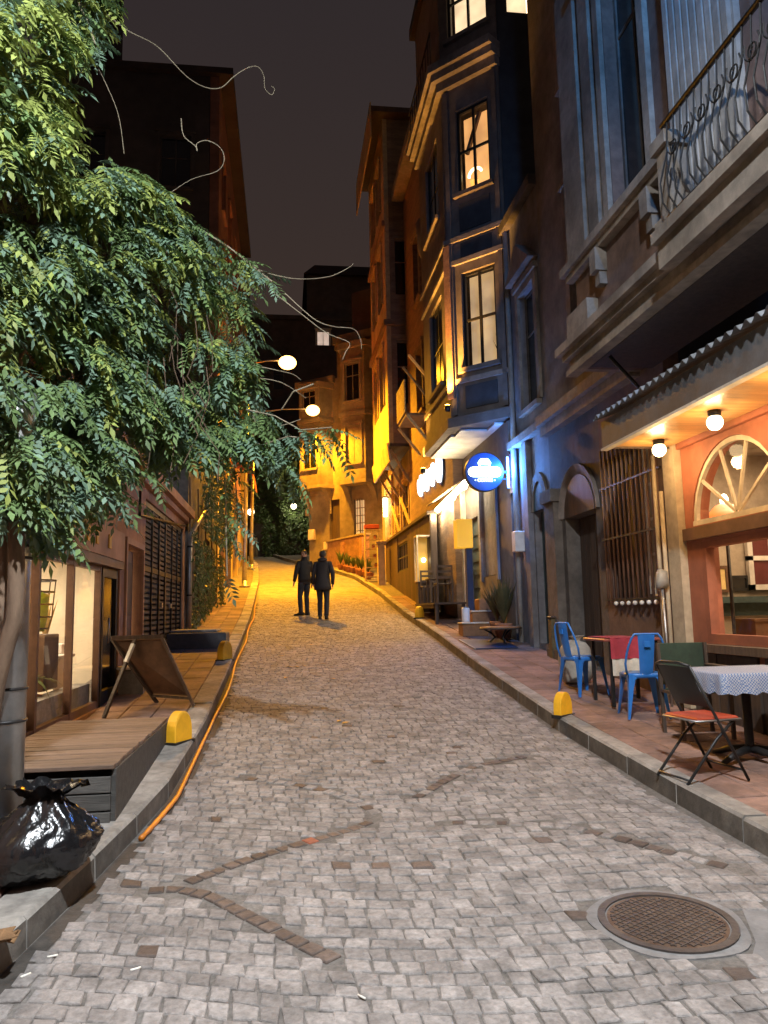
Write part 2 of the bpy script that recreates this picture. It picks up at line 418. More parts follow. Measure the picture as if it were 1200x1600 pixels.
for li, L in enumerate(dl3):
    # resample and lay stones along the line
    seg = []
    for a, c in zip(L, L[1:]): seg.append((a, c, (c-a).length))
    tot = sum(s[2] for s in seg); t = 0
    while t < tot-.08:
        ln = R.uniform(.085, .115)
        def at(d):
            for a, c, l_ in seg:
                if d <= l_: return a+(c-a)*(d/l_), (c-a).normalized()
                d -= l_
            return seg[-1][1], (seg[-1][1]-seg[-1][0]).normalized()
        p, d1 = at(t+.006); q, d2 = at(t+ln-.006)
        n1 = Vector((-d1.y, d1.x, 0)); n2 = Vector((-d2.y, d2.x, 0)); h = R.uniform(.038, .046)
        mi = 1 if (li < 2 or R.random() < .55) else 0
        if li == 1 and 1.02 < t/tot*1.9 < 1.13: mi = 2
        stones.append(sett([(p-n1*h)[:2], (q-n2*h)[:2], (q+n2*h)[:2], (p+n1*h)[:2]], mi)); t += ln
PER = 1.95
def bow(u):
    f = ((u+.9)/PER) % 1.0; x = 2*f-1
    return .1*math.sin(u*1.7+.6)+.16*u
row = 0; w0 = 1.6
while w0 < 25.5:
    h = R.uniform(.095, .112); w1 = w0+h
    u = -1.9+R.uniform(0, .1)
    while u < 3.2:
        wd = R.uniform(.085, .125); u1 = u+wd
        gp = .004
        cs = [(u+gp, w0+gp), (u1-gp, w0+gp), (u1-gp, w1-gp), (u+gp, w1-gp)]
        pts = [(a+R.uniform(-.011,.011), c-bow(a)+.05+R.uniform(-.011,.011)) for a, c in cs]
        cx = sum(p[0] for p in pts)/4; cy = sum(p[1] for p in pts)/4
        ok = cy > 1.9 and cy < 25 and cx > kl(cy)+.1 and cx < kr(cy)-.07
        if ok and math.hypot(cx-MAN.x, cy-MAN.y) < .4: ok = False
        if ok and cx > MAN.x+.25 and cy < MAN.y+.12 and (cx-MAN.x)*.6+(MAN.y-cy) > .28 and cy > 2.75: ok = False
        if ok and cy < 9 and dline(cx, cy) < .078: ok = False
        if ok:
            stones.append(sett(pts, 1 if R.random() < .006 else 0))
        u = u1
    w0 = w1
def inview(s):
    d = Vector((s[0], s[1], g(s[1])))-EYE; z = d.dot(FW)
    if z < .3: return False
    x = 600+FPX*d.dot(RT)/z; y = 800-FPX*d.dot(UP)/z
    return 0 < x < 1200 and 0 < y < 1600
sv = sorted([s for s in stones if inview(s)], key=lambda s: s[1])
single = set(id(s) for s in sv[:300])
rb = B()
for s in stones:
    if id(s) in single:
        q = B(); q.loft(s[2]); mk('sett', q, (sett_m, sett_dark, sett_red)[s[3]], road)
    else:
        rb.cm = s[3]; rb.loft(s[2])
mk('sett_paving', rb, [sett_m, sett_dark, sett_red], road, kind='stuff')
# smooth repair patch by the manhole
b = B(); pts = []
for a in range(0, 40):
    t = 2*math.pi*a/40; rr = .37+.012*math.sin(5*t)
    pts.append((MAN.x+rr*math.cos(t), MAN.y+rr*math.sin(t)))
b.loft([[(x, y, g(y)-.02) for x, y in pts], [(x, y, g(y)-.001) for x, y in pts]])
mk('repair_ring', b, patch_m, road)
b = B()
pp = [(MAN.x+.1, MAN.y-.5), (MAN.x+.34, MAN.y-.78), (2.75, 2.72), (2.82, MAN.y+.06), (MAN.x+.45, MAN.y+.1), (MAN.x+.3, MAN.y-.25)]
b.loft([[(x, y, g(y)-.02) for x, y in pp], [(x, y, g(y)-.006) for x, y in pp]])
mk('repair_patch', b, patch_m, road)
# manhole
t = thing('manhole_cover', 'round rusty iron manhole cover set in the cobbled road', 'manhole cover', MAN)
zz = MAN.z
def disc(r, n=40): return [(MAN.x+r*math.cos(2*math.pi*i/n), MAN.y+r*math.sin(2*math.pi*i/n)) for i in range(n)]
tilt = slope(MAN.y)
def zz_(y, h): return MAN.z+(y-MAN.y)*tilt+h
b = B(); O = disc(.325); I = disc(.288)
b.loft([[(x,y,zz_(y,-.02)) for x,y in O],[(x,y,zz_(y,.008)) for x,y in O],[(x,y,zz_(y,.008)) for x,y in I],[(x,y,zz_(y,-.02)) for x,y in I]], False)
mk('frame_ring', b, ironring, t)
b = B(); I = disc(.28); b.loft([[(x,y,zz_(y,-.02)) for x,y in I],[(x,y,zz_(y,.002)) for x,y in I]]); lid = mk('lid', b, rust, t)
b = B()
for k in range(-8, 9):
    x = k*.032; h = math.sqrt(max(.262**2-x*x, 0))
    if h < .03: continue
    for (dx, dy) in ((math.cos(.5), math.sin(.5)), (-math.sin(.5), math.cos(.5))):
        nx, ny = -dy, dx
        p = Vector((MAN.x+nx*x-dx*h, MAN.y+ny*x-dy*h, 0)); q = Vector((MAN.x+nx*x+dx*h, MAN.y+ny*x+dy*h, 0))
        p.z = zz_(p.y, .003); q.z = zz_(q.y, .003); b.bar(p, q, .007, .006)
mk('grid_ribs', b, ironring, lid, kind='stuff')
# kerbs and pavements
def pavement(name, side, face_u):
    b = B(); v = -4.
    while v < 50:
        n = v+.5
        if side > 0: a0, a1, c0, c1 = kr(v)+.1, face_u+.6, kr(n)+.1, face_u+.6
        else: a0, a1, c0, c1 = face_u-.6, kl(v)-.1, face_u-.6, kl(n)-.1
        b.hexa([(a0,v,g(v)-.1),(a1,v,g(v)-.1),(c1,n,g(n)-.1),(c0,n,g(n)-.1),(a0,v,g(v)+.118),(a1,v,g(v)+.118),(c1,n,g(n)+.118),(c0,n,g(n)+.118)]); v = n
    return mk(name, b, bed_m, kind='structure')
pv_r = pavement('pavement_right', 1, 4.4); pv_l = pavement('pavement_left', -1, -2.1)
def kerbs(par, f, side, wid, hh):
    v = -3.
    while v < 48:
        n = v+R.uniform(.72, .82); b = B()
        e = .006
        a, c = v+e, n-e
        def ring(i0, i1, z):
            # cross-section inset
            return z
        dz = R.uniform(-.006, .006)
        def pt(vv, off, z): return (f(vv)+side*off, vv, g(vv)+z+dz)
        rings = []
        for vv in (a, c):
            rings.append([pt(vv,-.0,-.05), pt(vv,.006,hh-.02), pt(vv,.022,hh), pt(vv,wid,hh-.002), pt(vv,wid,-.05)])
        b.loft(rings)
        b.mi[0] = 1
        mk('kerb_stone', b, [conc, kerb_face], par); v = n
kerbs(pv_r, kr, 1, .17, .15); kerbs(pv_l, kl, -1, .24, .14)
def tiles(par, rng, fu0, fu1, size, f):
    proto = None; cnt = 0; b_rest = B(); v = rng[0]
    while v < rng[1]:
        u0 = fu0(v); u1 = fu1(v); nu = max(1, int(round((u1-u0)/size)))
        for k in range(nu):
            a = u0+(u1-u0)*k/nu; c = u0+(u1-u0)*(k+1)/nu; cu = (a+c)/2; cv = v+size/2
            z = g(cv)+.118; rx = math.atan(slope(cv))
            Mx = Matrix.Translation((cu, cv, z+R.uniform(-.003, .003))) @ Matrix.Rotation(rx+R.uniform(-.008,.008), 4, 'X') @ Matrix.Rotation(R.uniform(-.008,.008), 4, 'Y') @ Matrix.Diagonal(((c-a)/size, 1, 1, 1))
            h = size/2-.004
            if cnt < 150:
                if proto is None:
                    q = B(); q.bevbox(-h,h,-h,h,-.01,.022,.006); q.xf(Mx); proto = None
                    me = B(); me.bevbox(-h,h,-h,h,-.01,.022,.006)
                    proto = mk('paving_tile', me, tile_red, par)
                    proto.matrix_parent_inverse = Matrix.Identity(4); 
                    # recentre: mesh centre offset
                    off = W[proto].translation.copy()
                    proto['_o'] = 0; del proto['_o']
                    poff = off
                    proto.matrix_basis = W[par].inverted() @ Mx @ Matrix.Translation(poff); W[proto] = Mx
                else: inst(proto, Mx @ Matrix.Translation(poff), par)
                cnt += 1
            else:
                q = B(); q.bevbox(-h,h,-h,h,-.01,.022,.006); q.xf(Mx)
                n0 = len(b_rest.v); b_rest.v += q.v; b_rest.f += [tuple(i+n0 for i in f_) for f_ in q.f]; b_rest.mi += q.mi; b_rest.sm += q.sm
        v += size
    mk('far_tiles', b_rest, tile_red, par, kind='stuff')
tiles(pv_r, (3.6, 24), lambda v: kr(v)+.18, lambda v: 4.4, .305, kr)
tiles(pv_l, (3.3, 24), lambda v: -2.1, lambda v: kl(v)-.25, .3, kl)
# ------------------------------------------------------------------ building helpers
def FR(o, x, y):
    o = Vector(o); x = Vector(x).normalized(); y = Vector(y).normalized(); m = Matrix.Identity(4)
    for i in range(3): m[i][0] = x[i]; m[i][1] = y[i]; m[i][2] = (0,0,1)[i]; m[i][3] = o[i]
    return m
def wall(F, x0, x1, z0, z1, th, ops=(), y0=0):
    xs = sorted(set([x0, x1]+[c for o in ops for c in o[:2] if x0 < c < x1]))
    zs = sorted(set([z0, z1]+[c for o in ops for c in o[2:] if z0 < c < z1]))
    b = B()
    for xa, xb in zip(xs, xs[1:]):
        run = None
        for za, zb in zip(zs, zs[1:]):
            cx, cz = (xa+xb)/2, (za+zb)/2
            solid = not any(o[0] < cx < o[1] and o[2] < cz < o[3] for o in ops)
            if solid:
                run = (run[0], zb) if run else (za, zb)
            if (not solid or zb == zs[-1]) and run:
                b.box(xa, xb, y0, y0+th, *run); run = None
    return b.xf(F)
def bx(F, *a): return B().box(*a).xf(F)
def window(par, F, x0, x1, z0, z1, cols=2, rows=2, fm=None, pm=None, rec=.1, fw=.05, bar=.035, sill=None, trim=None, tw=.1, back=None, bd=.4):
    b = B(); y0, y1 = rec, rec+.05
    b.box(x0, x0+fw, y0, y1, z0, z1); b.box(x1-fw, x1, y0, y1, z0, z1)
    b.box(x0+fw, x1-fw, y0, y1, z0, z0+fw); b.box(x0+fw, x1-fw, y0, y1, z1-fw, z1)
    ix0, ix1, iz0, iz1 = x0+fw, x1-fw, z0+fw, z1-fw
    zs = [iz0+(iz1-iz0)*k/rows for k in range(rows+1)] if not isinstance(rows, (list, tuple)) else [iz0]+[iz0+(iz1-iz0)*r for r in rows]+[iz1]
    xs = [ix0+(ix1-ix0)*k/cols for k in range(cols+1)]
    for x in xs[1:-1]: b.box(x-bar/2, x+bar/2, y0+.005, y1-.005, iz0, iz1)
    for z in zs[1:-1]: b.box(ix0, ix1, y0+.008, y1-.008, z-bar/2, z+bar/2)
    wn = mk('window', b.xf(F), fm, par)
    for xa, xb in zip(xs, xs[1:]):
        for za, zb in zip(zs, zs[1:]):
            mk('pane', bx(F, xa+.004, xb-.004, y0+.02, y0+.028, za+.004, zb-.004), pm, wn)
    if sill: mk('sill', bx(F, x0-.08, x1+.08, -.1, rec, z0-.09, z0-.003), sill, wn)
    if trim:
        t = B(); t.box(x0-tw, x0-.003, -.05, .02, z0, z1+tw); t.box(x1+.003, x1+tw, -.05, .02, z0, z1+tw); t.box(x0-tw-.05, x1+tw+.05, -.09, .02, z1+tw+.002, z1+tw+.1)
        t.box(x0, x1, -.05, .02, z1+.003, z1+tw)
        mk('trim', t.xf(F), trim, wn)
    if back:
        # glowing panel behind the panes, the room's light put into its colour
        mk('lit_room', bx(F, x0-.1, x1+.1, rec+bd, rec+bd+.03, z0-.1, z1+.1), back, wn)
    return wn
LW = FR((-2.1,0,0), (0,1,0), (-1,0,0)); RW = FR((4.4,0,0), (0,1,0), (1,0,0))

# ------------------------------------------------------------------ left: salmon shop
t = thing('shop_building', 'salmon plastered low shop with lit display window and slatted gate', 'building', (-2.1, 8.5, .4)); shop = t
ops = [(4.4,10.2,.58,2.24),(10.55,11.7,.5,2.57),(11.95,16.3,.5,3.39)]
mk('wall', wall(LW, 1.0, 16.6, -.1, 3.72, .3, ops), salmon, t)
mk('roof', bx(LW, 1, 16.6, 0, 6, 3.722, 3.85), rooft, t)
b = B(); b.box(4.0,16.62,-.1,-.002,3.42+.12,3.64); b.box(4.0,16.62,-.2,-.002,3.645,3.8); mk('cornice', b.xf(LW), salmon, t)
mk('cable_conduit', B().tube([LW@Vector(p) for p in ((11.3,-.03,3.4),(11.3,-.03,3.05),(16.4,-.03,3.47))], .02), darkmetal, t)
sb = mk('signboard', bx(LW, 4.6, 10.18, -.06, -.002, 2.3, 2.66), salmon2, t)
for (px, wd_) in ((137,.09),(151,.1),(171,.13)):
    q = onU(px, 847, -2.04); mk('letter', bx(LW, q.y-wd_/2, q.y+wd_/2, -.075, -.062, 2.4, 2.56), yellow_p, sb)
mk('shutter_box', bx(LW, 4.4, 10.2, -.05, .16, 2.2, 2.295), brownpaint, t)
# display window frame and panes
b = B(); xs = [4.4, 5.9, 7.05, 8.15, 9.3]
for x in xs: b.box(x, x+.06, .03, .1, .58, 2.2)
b.box(4.4, 9.36, .035, .095, .58, .66); b.box(4.4, 9.36, .035, .095, 2.14, 2.198)
fr = mk('shop_window_frame', b.xf(LW), brownpaint, t)
for a, c in zip(xs, xs[1:]): mk('pane', bx(LW, a+.064, c-.004, .06, .068, .664, 2.136), glass, fr)
dr = mk('glass_door', B().box(9.37,9.45,.02,.1,.58,2.19).box(10.1,10.19,.02,.1,.58,2.19).box(9.45,10.1,.02,.1,.58,.75).box(9.45,10.1,.02,.1,2.08,2.19).xf(LW), blackmetal, t)
mk('pane', bx(LW, 9.453, 10.097, .05, .06, .752, 2.078), dkglass, dr)
mk('handle', B().tube([LW@Vector(p) for p in ((9.5,-.03,1.3),(9.5,-.03,1.6))], .012), greymetal, dr)
# interior room
b = B()
for q in ((4.2,12.5,3.3,3.35,.3,2.9),(4.15,4.2,.3,3.3,.3,2.9),(12.5,12.55,.3,3.3,.3,2.9),(4.2,12.5,.31,3.3,.3,.56),(4.2,12.5,.31,3.3,2.6,2.65)): b.box(*q)
mk('interior_wall', b.xf(LW), interior_w, t)
mk('stall_riser', bx(LW, 4.45, 9.3, .12, .3, .562, .86), conc, t)
mk('white_screen', bx(LW, 9.6, 12.4, 2.2, 2.24, .95, 2.58), interior_w, t)
mk('ceiling_tube', bx(LW, 5.8, 11.8, 1.3, 1.36, 2.55, 2.59), EM('shop_tube_lit', (1,.86,.6), 7), t)
light('shop_light', 'AREA', LW@Vector((8.8,1.3,2.52)), 230, (1,.78,.52), parent=t, aim=LW@Vector((8.8,1.3,0)), sx=1.2, sy=6)
# things inside the shop window
def plant(name, label, c, h, n, mat, potr=.12, poth=.22, group=None, spread=1.0, droop=.5, lw=.02):
    t = thing(name, label, 'plant', c, group=group); x, y, z = c
    mk('pot', B().lathe(c, [(potr*.7,0),(potr*.95,poth*.8),(potr,poth*.82),(potr,poth),(potr*.85,poth),(potr*.8,poth*.9)], 12), pot_m, t)
    b = B()
    for i in range(n):
        a = R.uniform(0, 6.28); L = h*R.uniform(.6, 1); s = spread*R.uniform(.3, 1)
        prev = None; N = 5
        for k in range(N+1):
            f = k/N; p = Vector((x+math.cos(a)*s*L*.6*f, y+math.sin(a)*s*L*.6*f, z+poth+L*(f-droop*f*f*s)))
            wv = lw*math.sin(math.pi*min(f+.12, 1))+.001; nn = Vector((-math.sin(a), math.cos(a), 0))*wv
            if prev: b.poly([prev[0]-prev[1], prev[0]+prev[1], p+nn, p-nn])
            prev = (p, nn)
    mk('foliage', b, mat, t)
    return t
def sp(px, v, z):   # point in shop at photo column px
    r = ray(px, 950); return Vector((r.x/r.y*v, v, z))
plant('potted_palm', 'tall thin dry palm in a pot on the shop counter', (-3.0, 10.25, 1.15), .75, 16, M('dry_palm', (.4,.28,.1), .7), .1, .16, lw=.018, spread=.5)
plant('potted_palm', 'bushy dark green palm low behind the shop glass', (-2.5, 7.95, .62), .6, 46, M('palm_green', (.1,.13,.03), .6), .16, .25, lw=.022, spread=1.3, droop=.8)
t2 = thing('wire_basket', 'lime green basket stack in a dark wire rack inside the shop', 'basket', (-2.62, 8.5, 1.5))
b = B(); lv = [(1.5,.16),(1.62,.19),(1.75,.2),(1.88,.21),(2.0,.22)]
for z, r_ in lv:
    ring = [(-2.62+r_*math.cos(a*math.pi/6), 8.5+r_*math.sin(a*math.pi/6), z) for a in range(13)]
    b.tube(ring, .009, 5)
for a in range(0, 12, 2):
    b.tube([(-2.62+r_*math.cos(a*math.pi/6), 8.5+r_*math.sin(a*math.pi/6), z) for z, r_ in lv], .007, 5)
mk('wire_rack', b, darkmetal, t2)
mk('basket', B().lathe((-2.62,8.5,1.47), [(.12,0),(.15,.2),(.16,.38),(.1,.4),(.03,.5)], 12), green_pl, t2)
setp(mk('wooden_box', B().bevbox(-2.85,-2.42,8.25,8.75,.87,1.44,.01), wood_sign), 'brown wooden box under the lime basket in the shop', 'box')
t2 = thing('shop_counter', 'grey shop counter with boxes and glasses on it behind the window', 'counter', (-3.0,10.3,.56))
mk('counter_top', B().bevbox(-3.4,-2.75,9.9,10.7,1.1,1.15,.01), white, t2); mk('cabinet', B().box(-3.35,-2.8,9.95,10.65,.57,1.1), interior_w, t2)
mk('box', B().bevbox(-3.25,-3.05,9.95,10.2,1.152,1.35,.01), M('orange_card', (.5,.22,.06), .8), t2)
mk('box', B().bevbox(-2.98,-2.84,10.4,10.6,1.152,1.28,.01), white, t2)
# side door
dr = mk('side_door', bx(LW, 10.6, 11.66, .12, .17, .55, 2.54), brownpaint, shop)
for z in (.7, 1.62): mk('panel', bx(LW, 10.75, 11.5, .1, .121, z, z+.75), wood_sign, dr)
mk('door_frame', B().box(10.48,10.552,-.03,.1,.55,2.66).box(11.702,11.78,-.03,.1,.55,2.66).box(10.552,11.702,-.03,.1,2.575,2.66).xf(LW), salmon2, shop)
# slatted gate
gt = mk('gate_frame', B().box(11.95,12.02,.02,.1,.66,3.38).box(16.22,16.29,.02,.1,.95,3.38).box(14.1,14.18,.02,.1,.66,3.38).box(12.02,14.1,.03,.1,3.3,3.38).box(14.18,16.22,.03,.1,3.3,3.38).box(12.02,16.22,.03,.1,2.3,2.38).xf(LW), darkmetal, shop)
z = 1.05
while z < 3.28:
    for (a, c) in ((12.03,14.09),(14.19,16.21)):
        mk('slat', bx(LW, a, c, .045, .075, z, z+.05), wood_dark, gt)
    z += .085
for x in (12.7, 13.4, 14.9, 15.6): mk('upright', bx(LW, x, x+.03, .015, .042, .95, 3.3), darkmetal, gt)
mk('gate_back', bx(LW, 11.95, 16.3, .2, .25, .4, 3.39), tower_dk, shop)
for x in (13.6, 14.6): mk('latch', bx(LW, x, x+.1, -.01, .03, 1.75, 1.83), greymetal, gt)
# concrete step across the pavement
zg = g(14.3)+.13
t2 = thing('concrete_step', 'dark grey concrete step block crossing the left pavement', 'step', (-1.55,14.3,zg))
mk('step_block', B().bevbox(-2.08,-1.05,14.1,14.9,zg-.1,zg+.27,.02), M('dark_concrete', (.075,.075,.08), .85, .25, 10, .4), t2)
mk('step_tread', B().bevbox(-2.08,-1.25,14.5,15.6,zg+.272,zg+.32,.015), conc, t2)
# utility pole and trunk
PX, PY = -1.6, 4.75
t2 = thing('utility_pole', 'thick galvanised steel pole beside the vine and rubbish bag', 'pole', (PX,PY,g(PY)+.13))
b = B(); b.lathe((PX,PY,0), [(.118,.2),(.112,2.2),(.108,2.21),(.106,2.8),(.106,2.95)], 24); mk('shaft', b, greymetal, t2)
mk('base_sleeve', B().lathe((PX,PY,0), [(.135,.2),(.135,.42),(.122,.45)], 24), M('blue_grey_sleeve', (.16,.2,.25), .6, .2, 8), t2)
for z in (1.02,1.2,1.95,2.02): mk('strap_band', B().lathe((PX,PY,0), [(.122,z),(.124,z+.003),(.124,z+.012),(.12,z+.015)], 24), darkmetal, t2)
# wooden deck
t2 = thing('wooden_deck', 'weathered wooden plank deck with a stepped front below the shop window', 'deck', (-1.6,6.4,.3))
v = 5.3
while v < 7.65:
    mk('plank', B().bevbox(-2.08,-1.1+R.uniform(-.006,.006),v,v+.088,.63,.658+R.uniform(-.002,.003),.004), wood_deck, t2); v += .094
for k, z in enumerate((.31, .42, .53)):
    mk('riser_board', B().bevbox(-2.06,-1.12,5.3+.0,5.325,z-.045,z+.055,.004), wood_grey, t2)
mk('side_board', B().hexa([(-1.12,5.33,.25),(-1.09,5.33,.25),(-1.09,7.6,.4),(-1.12,7.6,.4),(-1.12,5.33,.628),(-1.09,5.33,.628),(-1.09,7.6,.628),(-1.12,7.6,.628)]), wood_grey, t2)
for y in (5.6, 6.6, 7.4): mk('joist', B().box(-2.0,-1.15,y,y+.05,.3,.628), wood_grey, t2)
# A-frame board
zt = 1.36
t2 = thing('sandwich_board', 'brown folding street board seen from behind on the left pavement', 'sign', (-1.55,9.3,g(9.3)+.14))
T1 = Vector((-1.92,9.0,zt)); T2 = Vector((-1.4,9.15,zt)); B1 = onG(245,1097,.145); B2 = onG(303,1103,.145)
nrm = (T2-T1).cross(B1-T1).normalized()
def lerp(a, c, f): return a+(c-a)*f
bd = B(); bd.loft([[lerp(T1,B1,.02),lerp(T2,B2,.02),lerp(T2,B2,.86),lerp(T1,B1,.86)],[q+nrm*.012 for q in (lerp(T1,B1,.02),lerp(T2,B2,.02),lerp(T2,B2,.86),lerp(T1,B1,.86))]])
mk('board', bd, wood_sign, t2)
for a, c in ((T1,B1),(T2,B2)): mk('leg', B().bar(a-nrm*.014, c-nrm*.014, .045, .03), wood_dark, t2)
mk('top_rail', B().bar(lerp(T1,T2,-.03)-nrm*.02+Vector((0,0,.02)), lerp(T1,T2,1.03)-nrm*.02+Vector((0,0,.02)), .03, .045), wood_dark, t2)
mk('rail', B().bar(lerp(T1,B1,.88)-nrm*.014, lerp(T2,B2,.88)-nrm*.014, .03, .03), wood_dark, t2)
foot = onG(162,1122,.145); top = lerp(T1,T2,.45)-nrm*.03
mk('rear_strut', B().bar(top, foot, .04, .03), wood_dark, t2)
q = lerp(top, foot, .25); mk('paper_tape', B().bar(lerp(top,foot,.06)-nrm*.004+Vector((0,-.012,0)), lerp(top,foot,.3)-nrm*.004+Vector((0,-.012,0)), .042, .032), white, t2)
t2 = thing('planter_box', 'pale concrete planter block behind the folding street board', 'planter', (-1.9,10.2,g(10.2)+.14))
mk('block', B().bevbox(-2.05,-1.75,10.0,10.5,g(10.2)+.1,g(10.2)+.42,.02), patch_m, t2)
mk('coping', B().bevbox(-2.07,-1.73,9.98,10.52,g(10.2)+.422,g(10.2)+.46,.01), white, t2)

# rubbish bag
def rubbish_bag():
    c = Vector((-1.3, 4.42, g(4.42)+.14)); t = thing('rubbish_bag', 'glossy black plastic rubbish bag tied at the neck beside the kerb', 'rubbish bag', c)
    bm = bmesh.new(); bmesh.ops.create_icosphere(bm, subdivisions=5, radius=1)
    for vv in bm.verts:
        n = vv.co.copy(); a = math.atan2(n.y, n.x)
        r_ = 1+.16*noise.noise(n*1.7+Vector((3,1,7)))
        # sharp pleats running up to the neck
        pl = noise.noise(Vector((math.cos(a)*3.2, math.sin(a)*3.2, n.z*.7)))
        r_ += .1*(1-abs(pl)*4 if abs(pl) < .25 else 0)*max(0, n.z+.35)
        cr = noise.noise(n*5); r_ += .05*(1-min(abs(cr)*5, 1))
        x, y, z = n.x*r_*.3, n.y*r_*.24, n.z*r_*.2
        if n.z > .2: k = 1-.75*((n.z-.2)/.8)**1.3; x *= k; y *= k; z += .1*(n.z-.2)
        z = max(z+.17, .004+.006*noise.noise(n*6)); 
        x -= .12*max(0, .25-z)*2*(1 if n.x < 0 else .6)
        vv.co = c+Vector((x+.1*z, y, z))
    me = bpy.data.meshes.new('bag_body'); bm.to_mesh(me); bm.free()
    b = B(); b.v = [v.co.copy() for v in me.vertices]; b.f = [tuple(p.vertices) for p in me.polygons]; b.mi = [0]*len(b.f); b.sm = [True]*len(b.f)
    mk('bag_body', b, bag_m, t)
    # upper tuft: crumpled fan of film above the tie
    b = B(); b.smooth = True; n = 40; rings = []
    nk = c+Vector((.04, 0, .37))
    for k, (r_, z) in enumerate(((.05,-.03),(.03,.0),(.05,.03),(.11,.07),(.16,.1),(.19,.1))):
        rings.append([nk+Vector(((r_*(1+.35*noise.noise(Vector((math.cos(j*.157)*4,math.sin(j*.157)*4,k*.4)))*(k > 1)))*math.cos(2*math.pi*j/n)*1.1, r_*math.sin(2*math.pi*j/n)*.7, z+.045*(k > 2)*noise.noise(Vector((j*.9, k*.5, 1))))) for j in range(n)])
    b.loft(rings, False); mk('tied_neck', b, bag_m, t)
rubbish_bag()
# bollards: thick half-round yellow plates on the kerb
def bollard(p, rz, label, s=1.0):
    t = thing('kerb_bollard', label, 'bollard', p, rz, 'yellow bollards on the kerbs')
    n = 12; prof = [(-.15*s, 0)]+[(-.15*s*math.cos(math.pi*i/n)*(1 if i not in (0, n) else 1), .12*s+.19*s*math.sin(math.pi*i/n)) for i in range(n+1)]+[(.15*s, 0)]
    rings = []
    for y, k in ((-.06,.94),(-.05,1),(.05,1),(.06,.94)): rings.append([(x*k, y*s, z*k if z > 0 else -.02) for x, z in prof])
    mk('plate', B().loft(rings), yellow_p, t, local=t)
    mk('base_plate', B().box(-.17*s,.17*s,-.08*s,.08*s,-.03,.006), darkmetal, t, local=t)
p = onG(857,1118,.15); bollard((p.x+.17, p.y+.03, g(p.y)+.148), rad(38), 'yellow half-round bollard on the kerb beside the blue chairs', .76)
p = onG(290,1157,.145); bollard((-.98, p.y, g(p.y)+.14), rad(62), 'yellow half-round bollard on the kerb beside the wooden deck', .88)
p = onG(351,1030,.145); bollard((-.97, p.y, g(p.y)+.14), rad(62), 'dull yellow bollard on the kerb beside the concrete step', .95)
p = onG(634,966,.145); bollard((3.2, p.y, g(p.y)+.15), rad(50), 'yellow bollard on the kerb before the cafe terrace', .9)
# orange conduit
pts = []; v = 5.35
while v < 26:
    pts.append((kl(v)+.05+.02*math.sin(v*1.3), v, g(v)+.02+.004*math.sin(v*3))); v += .08
b = B(); rr = [.016 if i % 2 else .019 for i in range(len(pts))]
b.tube(pts, rr, 8); setp(mk('cable_conduit', b, hose_m), 'long orange corrugated conduit lying along the left kerb', 'conduit')
# litter
for (px, py, rz, d) in ((220,1325,.3,0),(102,1405,.8,0),(212,1516,.5,0),(565,1560,2.2,0)):
    p = onG(px, py); L = .045
    if px == 220: p = onG(82, 1496)
    if px == 102: p = onG(40, 1526)
    setp(mk('cigarette_end', B().tube([p+Vector((math.cos(rz)*L/2, math.sin(rz)*L/2, .006)), p-Vector((math.cos(rz)*L/2, math.sin(rz)*L/2, -.006))], .005, 6), butt_m), {220: 'white cigarette end by the left gutter, nearer the rubbish bag', 102: 'white cigarette end by the left gutter below the cardboard scraps', 212: 'white cigarette end on the setts before the brown stone rows', 565: 'white cigarette end near the end of the dark stone row'}[px], 'cigarette end', 'cigarette ends on the road')
p = onG(6,1474,.14)
b = B(); b.smooth = False
for i in range(7):
    a = R.uniform(0, 6.28); q = p+Vector((R.uniform(-.1,.03), R.uniform(-.05,.05), .012+i*.006)); s_ = R.uniform(.03,.065)
    b.loft([[q+Vector((math.cos(a+j*1.57)*s_, math.sin(a+j*1.57)*s_, .03*noise.noise(q*9+Vector((j*3,0,0)))+h)) for j in range(4)] for h in (0, .004)])
setp(mk('cardboard_scrap', b, card_m), 'torn brown cardboard scraps in the gutter below the rubbish bag', 'cardboard')
# ------------------------------------------------------------------ left: ivy house, tall dark house, lit houses uphill
def scatter_leaves(b, pts, size, jit=.5):
    for p, n in pts:
        n = (n+Vector((R.uniform(-jit,jit), R.uniform(-jit,jit), R.uniform(-jit,jit)))).normalized()
        a = n.orthogonal().normalized(); a = (Matrix.Rotation(R.uniform(0,6.28), 3, n) @ a); c = n.cross(a); s = size*R.uniform(.6,1.3)
        b.poly([p-a*s, p-c*s*.6+n*.2*s, p+a*s, p+c*s*.6+n*.2*s])
t = thing('ivy_house', 'dark low house overgrown with ivy beyond the slatted gate', 'building', (-2.1,20,1.2))
LI = FR((-2.05,0,0), (0,1,0), (-1,0,0))
mk('wall', wall(LI, 16.65, 23.9, .5, 6.2, .4, [(18.0,19.0,1.3,3.3),(20.2,21.4,2.2,3.6)]), stone_dk, t)
mk('door', bx(LI, 18.0, 19.0, .15, .2, 1.2, 3.3), teal, t)
window(t, LI, 20.2, 21.4, 2.2, 3.6, 2, 2, darkmetal, dkglass, sill=stone_dk)
mk('roof', B().hexa([(-9,16.6,6.2),(-1.85,16.6,6.2),(-1.85,23.95,6.2),(-9,23.95,6.2),(-9,16.6,6.9),(-4,16.6,6.9),(-4,23.95,6.9),(-9,23.95,6.9)]), rooft, t)
mk('end_wall', B().box(-9,-2.46,16.65,16.9,.5,6.19), stone_dk, t)
iv = thing('ivy', 'dark ivy hanging over the low house front on the left pavement', 'ivy', (-1.95,19,1.3))
pts = []
